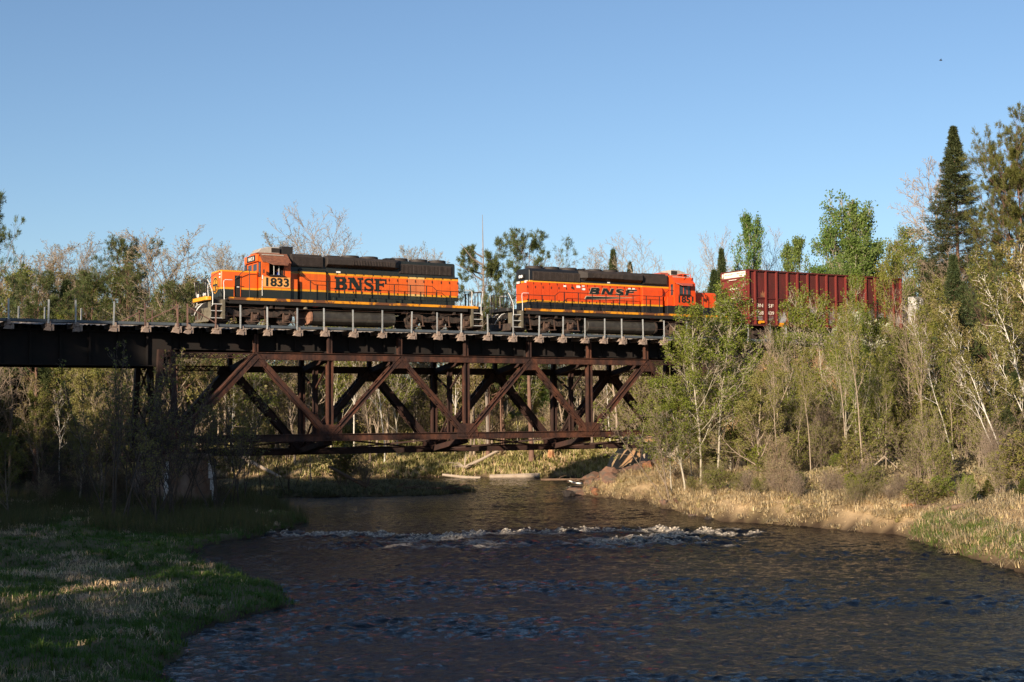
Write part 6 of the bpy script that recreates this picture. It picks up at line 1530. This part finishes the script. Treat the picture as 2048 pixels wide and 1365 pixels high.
# ------------------------------------------------------------------ grasses
def blades(name, P, hh, w, m, lean=.35, seed=0, bend=.5):
    rg = np.random.default_rng(seed); n = len(P); h = hh * rg.uniform(.5, 1.25, n); az = rg.uniform(0, 6.283, n); la = rg.normal(0, lean, n)
    d = np.stack([np.cos(az) * np.sin(la), np.sin(az) * np.sin(la), np.cos(la)], -1); f = rg.uniform(0, 6.283, n); sd = np.stack([np.cos(f), np.sin(f), 0 * f], -1) * w
    out = np.stack([np.cos(az), np.sin(az), -.5 + 0 * az], -1) * (bend * h * rg.uniform(.1, .7, n))[:, None]
    mid = P + d * (h * .55)[:, None]; tip = P + d * h[:, None] + out
    V = np.stack([P - sd, P + sd, mid + sd * .7, mid - sd * .7, tip], 1).reshape(-1, 3); b = np.arange(n) * 5
    Q = np.stack([b, b + 1, b + 2, b + 3], -1); Tt = np.stack([b + 3, b + 2, b + 4], -1)
    o = link(name, np_mesh(name, V, Q, Tt, [m])); o['kind'] = 'stuff'; return o
def tufts(name, P, nb, ln, w, m, seed, droop=1.0, spread=.12):
    rg = np.random.default_rng(seed); n = len(P); sc = rg.uniform(.5, 1.3, n); Pb = np.repeat(P, nb, 0); sc = np.repeat(sc, nb); N = n * nb
    az = rg.uniform(0, 6.283, N); la = rg.uniform(.1, 1.15, N); comb = np.repeat(rg.uniform(0, 6.283, n), nb); az = np.where(rg.uniform(0, 1, N) < .55, comb + rg.normal(0, .7, N), az)
    l = ln * sc * rg.uniform(.6, 1.2, N); h0 = np.stack([np.cos(az), np.sin(az), 0 * az], -1); up = np.array([0, 0, 1.0]); sl = np.sin(la)[:, None]; cl = np.cos(la)[:, None]
    b = Pb + h0 * (rg.uniform(0, spread, N) * sc)[:, None]; mid = b + (h0 * sl + up * cl) * (l * .5)[:, None]; tip = mid + (h0 * (sl + .5) + up * (cl - .9 * droop)) * (l * .5)[:, None]
    tip[:, 2] = np.maximum(tip[:, 2], Pb[:, 2] + .02); f = az + 1.57; sd = np.stack([np.cos(f), np.sin(f), 0 * f], -1) * w
    V = np.stack([b - sd, b + sd, mid + sd * .7, mid - sd * .7, tip], 1).reshape(-1, 3); i = np.arange(N) * 5
    o = link(name, np_mesh(name, V, np.stack([i, i + 1, i + 2, i + 3], -1), np.stack([i + 3, i + 2, i + 4], -1), [m])); o['kind'] = 'stuff'; return o
def scatter(n, x0, x1, y0, y1, cond, seed):
    rg = np.random.default_rng(seed); x = rg.uniform(x0, x1, n); y = rg.uniform(y0, y1, n); h, d, e = hgt(x, y, True)
    vis = np.abs(x) < .375 * y + 1.5
    k = cond(x, y, d, h) & (d > -.05) & vis
    return np.stack([x, y, h - .02], -1)[k], d[k]
dens = lambda x, y, s, f=.6: fbm(x * f, y * f, s, 4)
R5 = np.random.default_rng(55)
P, d = scatter(260000, -30, -4, 27, 78, lambda x, y, d, h: (dens(x, y, 81) + R5.uniform(-.12, .12, x.size) > np.where(d < 3, .32, .37)) & (R5.uniform(0, 1, x.size) < np.clip(50 / y - .3, .2, 1)), 1)
blades('green_meadow_grass', P, .17, .011, 'grassg', .45, 2)
P, d = scatter(170000, -30, -4, 27, 84, lambda x, y, d, h: (dens(x, y, 81) + R5.uniform(-.10, .10, x.size) < .38) & (d > .6) & (R5.uniform(0, 1, x.size) < np.clip(55 / y - .3, .25, 1)), 3)
blades('dry_meadow_grass', P, .20, .012, 'grassd', .8, 4, 1.0)
P, d = scatter(60000, -32, -8, 62, 95, lambda x, y, d, h: (dens(x, y, 83, .4) > .40), 5)
blades('bank_reeds', P, .75, .011, 'reed', .22, 6, .3)
P, d = scatter(26000, -20, -2.5, 93, 111, lambda x, y, d, h: d > 0, 7)
blades('island_grass', P, .30, .016, 'reed', .8, 8, 1.0)
P, d = scatter(1500, -20, -2.5, 93, 111, lambda x, y, d, h: d > 0, 27)
tufts('island_tussock', P, 16, .55, .018, 'lfbrown', 28)
P, d = scatter(9000, 4, 34, 44, 96, lambda x, y, d, h: (x > 4) & (R5.uniform(0, 1, x.size) < np.clip(1.3 - d / 8, 0.05, 1)), 31)
tufts('straw_tussock', P, 26, .66, .013, 'grassd', 32, 1.6, .3)
P, d = scatter(2500, 4, 34, 44, 96, lambda x, y, d, h: (x > 4) & (d < 8) & (dens(x, y, 87, .45) > .47), 33)
tufts('green_tussock', P, 22, .5, .013, 'grassm', 34, .7)
P, d = scatter(7000, -46, 16, 119, 142, lambda x, y, d, h: d < 16, 35)
tufts('far_bank_tussock', P, 12, .7, .03, 'lfbud', 36)
P, d = scatter(4200, -30, -4, 27, 74, lambda x, y, d, h: (dens(x, y, 81) > .40) | (d < 2.5), 37)
tufts('meadow_tussock', P, 20, .34, .011, 'grassg', 38, .5)
P, d = scatter(1500, -30, -4, 27, 84, lambda x, y, d, h: (dens(x, y, 81) < .38) & (d > .5), 39)
tufts('dry_meadow_tussock', P, 20, .36, .011, 'grassd', 40, 1.2)
P, d = scatter(70000, 4, 34, 44, 96, lambda x, y, d, h: (x > 4) & (R5.uniform(0, 1, x.size) < np.clip(1.15 - d / 7.5, 0.05, 1)) & (dens(x, y, 85, .5) + R5.uniform(-.15, .15, x.size) > .36), 9)
blades('dry_bank_grass', P, .24, .012, 'grassd', 1.1, 10, 1.6)
P, d = scatter(45000, 4, 34, 44, 96, lambda x, y, d, h: (x > 4) & (d < 9) & (dens(x, y, 87, .45) > .50), 11)
blades('mixed_bank_grass', P, .24, .012, 'grassm', .9, 12, 1.2)
P, d = scatter(60000, 15, 30, 44, 62, lambda x, y, d, h: (d < .6 + 2.2 * dens(x, y, 89, .5)) & (R5.uniform(0, 1, x.size) < .8), 13)
blades('green_water_edge_grass', P, .34, .012, 'grassg', .35, 14, .4)
P, d = scatter(70000, -46, 16, 119, 146, lambda x, y, d, h: (d < 22) & (dens(x, y, 91, .3) + R5.uniform(-.1, .1, x.size) > .36), 15)
blades('far_bank_grass', P, .55, .03, 'grassm', .5, 16, .7)
P, d = scatter(14000, -46, 16, 119, 140, lambda x, y, d, h: (d < 8) & (dens(x, y, 92, .3) < .50), 17)
blades('far_bank_straw', P, .6, .03, 'grassd', .5, 18, .8)
# leaf litter and twigs on the wood floor
P, d = scatter(60000, 6, 44, 60, 112, lambda x, y, d, h: d > 3, 19)
V, Q = leaves(R5, P + [0, 0, .10], .09, .08); o = link('leaf_litter', np_mesh('leaf_litter', V, Q, None, ['lfbrown'])); o['kind'] = 'stuff'

# ------------------------------------------------------------------ boulders
import bmesh
def boulder_mesh(seed, m):
    bm = bmesh.new(); bmesh.ops.create_icosphere(bm, subdivisions=2, radius=1.0); q = random.Random(seed)
    planes = [(Vector((q.gauss(0, 1), q.gauss(0, 1), q.gauss(0, .8))).normalized(), q.uniform(.42, .72)) for _ in range(13)]
    for v in bm.verts:
        for nn, dd in planes:
            t = v.co.dot(nn) - dd
            if t > 0: v.co -= nn * t
        v.co *= 1 + q.uniform(-.012, .012)
    me = bpy.data.meshes.new('boulder'); bm.to_mesh(me); bm.free(); me.materials.append(M[m]); return me
BM = {m: [boulder_mesh(100 + i, m) for i in range(5)] for m in ('rock', 'rocko', 'rockd')}
rg = random.Random(61)
def boulder(x, y, sx, sy, sz, m, label, group=None, z=None):
    o = link('boulder', rg.choice(BM[m])); o.location = (x, y, (H1(x, y) if z is None else z) + sz * .25); o.scale = (sx, sy, sz); o.rotation_euler = (rg.uniform(-.3, .3), rg.uniform(-.3, .3), rg.uniform(0, 6.28))
    tag(o, label, 'boulder', group); return o
boulder(3.62, 94.0, .75, .6, .55, 'rockd', 'single dark wet boulder standing in the river before the right pier', None, .05)
n = 0; PL = {'rock': 'reddish boulder in the heap below the right pier', 'rocko': 'orange boulder in the heap below the right pier', 'rockd': 'dark boulder in the heap below the right pier'}
for row in range(6):
    for i in range(9):
        s = 22.6 + row * 1.35 + rg.uniform(-.4, .4); off = -2.6 + i * .98 + rg.uniform(-.35, .35); p = TW(s, off)
        if s > 31.2 and off > -1.6: continue
        if float(sdist(np.array([p.x]), np.array([p.y]))[0]) < -.9: continue
        a = rg.uniform(.48, .95); m = rg.choice(['rock', 'rocko', 'rock']) if i < 5 else rg.choice(['rock', 'rockd'])
        boulder(p.x, p.y, a * rg.uniform(.9, 1.35), a, a * rg.uniform(.55, .8), m, PL[m], 'boulders heaped below the right pier', None); n += 1
for px, py, a in ((1392, 1034, .55), (1418, 1040, .4), (1440, 1046, .45), (1408, 1046, .3), (1330, 1018, .4), (1352, 1022, .35), (1900, 1046, .5), (1870, 1062, .4)):
    Y = CAM_H / ((py - HOR(px)) / F_PX); x = (px - 1024) / F_PX * Y
    boulder(x, Y + .3, a * 1.3, a, a * .6, 'rock' if py < 1040 else 'rockd', 'brown stone at the waterline of the right bank', 'stones along the right waterline')

# ------------------------------------------------------------------ dead wood
def log(name, label, pts, r, m, r1=None, cat='log', branches=()):
    mb = MB(); mb.tube(pts, r, 8, r1); o = part(name, mb, m, None, 0, True); tag(o, label, cat)
    for bpts, br in branches:
        b = MB(); b.tube(bpts, br, 5, br * .3); part('branch', b, m, o, 0, True)
    return o
def wp(px, Y, dz=0.0):
    x = (px - 1024) / F_PX * Y; return (x, Y, max(0.0, H1(x, Y)) + dz)
log('fallen_log', 'long bleached log lying along the far waterline right of the island', [wp(978, 121.6, .18), wp(1030, 121.4, .22), wp(1078, 121.2, .25)], .20, 'logw', .26)
log('fallen_log', 'bleached log half in the water left of the long one on the far bank', [wp(884, 122.6, .35), wp(925, 122.0, .15), wp(960, 121.6, .05)], .11, 'logw', .17)
log('fallen_log', 'pale log slanting down the far bank behind the left saplings', [wp(480, 128.5, .9), wp(520, 126.5, .4), wp(562, 125.2, .10)], .20, 'logw', .12)
log('driftwood_branch', 'white crooked driftwood branch on the water by the right boulders', [(4.0, 108.5, .55), (4.7, 108.2, .25), (5.4, 108, .22), (6.3, 107.6, .15), (7.2, 107.6, .4)], .05, 'white', .10, 'driftwood')
def rootwad(label, px, Y, sc, m, seed, dirx=1):
    q = random.Random(seed); x, y, z = wp(px, Y, .3); br = []
    for i in range(11):
        a = q.uniform(-.5, 2.6); l = sc * q.uniform(.6, 1.6); p = Vector((x, y, z)); d = Vector((math.cos(a) * dirx, q.uniform(-.5, .5), abs(math.sin(a)) * .8))
        br.append(([tuple(p), tuple(p + d * l * .5 + Vector((0, 0, q.uniform(-.1, .2)))), tuple(p + d * l)], .07 * q.uniform(.5, 1.2)))
    return log('uprooted_trunk', label, [(x - dirx * 3.4 * sc, y + .6, z + 1.7 * sc), (x - dirx * 1.5 * sc, y + .3, z + .7 * sc), (x, y, z)][::-1], .16, m, .10, 'driftwood', br)
rootwad('uprooted grey trunk with splayed roots leaning on the far bank', 928, 124.8, 1.0, 'logw', 3, -1)
rootwad('brown root mass piled on the right end of the island', 735, 98.0, .8, 'logb', 5, 1)
def brush(label, px, Y, n, ln, seed, m='logb'):
    q = random.Random(seed); x, y, z = wp(px, Y, .1); br = []
    for i in range(n):
        a = q.uniform(-.35, 1.0); p = Vector((x + q.uniform(-2.8, 2.0), y + q.uniform(-.5, .5), z + q.uniform(-.05, .2))); d = Vector((math.cos(a), q.uniform(-.3, .3), math.sin(a) * .7)); l = ln * q.uniform(.4, 1.3)
        br.append(([tuple(p), tuple(p + d * l * .5 + Vector((0, 0, q.uniform(-.1, .15)))), tuple(p + d * l)], q.uniform(.015, .04)))
    return log('brush_pile', label, [(x - 3.2, y, z + .1), (x, y, z + .12), (x + 2.8, y, z + .05)], .09, m, .03, 'driftwood', br)
brush('dead branches trailing into the water off the island tip', 862, 98.5, 34, 1.5, 9)
brush('tangle of dark dead branches by the boulders under the bridge', 1172, 99, 26, 1.2, 13)
log('broken_stump', 'short pale broken stump on the far bank left of the right pier', [wp(1100, 126.5, 0), wp(1101, 126.5, 1.0), wp(1104, 126.5, 1.5)], .34, 'logr', .14, 'stump')
log('split_log', 'orange split rotten log on the dry grass of the right bank', [wp(1795, 65.2, .10), wp(1840, 64.8, .16), wp(1900, 65.4, .28)], .10, 'logr', .15)
log('fallen_log', 'brown log lying at the waterline in front of the orange split log', [wp(1800, 64.6, .05), wp(1830, 64.2, .10), wp(1868, 63.9, .12)], .09, 'logb', .13)
log('fallen_log', 'grey weathered log end in the green edge grass at right', [wp(1868, 61.5, .12), wp(1900, 60.8, .15), wp(1930, 60.6, .18)], .11, 'logb', .13)
log('fallen_log', 'short tan log lying behind the grey poplar trunk in the right wood', [wp(1716, 86, .6), wp(1740, 86, .7)], .22, 'logw', .22)
log('fallen_branch', 'grey fallen branch arching over the dry grass under the poplars', [wp(1690, 73, .5), wp(1735, 73, .75), wp(1765, 73.2, 1.15), wp(1790, 73, .6)], .05, 'logw', .03)
for px, Y, lx, lz in ((1350, 80.5, -.35, 2.3), (1366, 81, .1, 2.0), (1330, 79.5, -.8, 1.6)):
    pass
# a bird high in the empty sky
mb = MB(); mb.lathe((0, 0, 0), [(.01, -.20), (.06, -.08), (.07, .04), (.03, .16), (.01, .22)], 8, 'x'); bd = thing('bird', 'tiny dark bird high in the clear sky at right', 'bird', ((1895 - 1024) / F_PX * 170, 170, CAM_H + (826 - 113) / F_PX * 170))
part('body', mb, 'black', bd)
for s in (-1, 1):
    mb = MB(); mb.poly([(-.09, 0, .02), (.07, 0, .02), (.02, s * .25, .12), (-.06, s * .25, .12), (-.10, s * .48, .07), (-.09, 0, .035), (.07, 0, .035), (.02, s * .25, .135), (-.06, s * .25, .135)], [(0, 1, 2, 3), (3, 2, 4), (5, 6, 7, 8), (0, 5, 6, 1)]); part('wing', mb, 'black', bd)
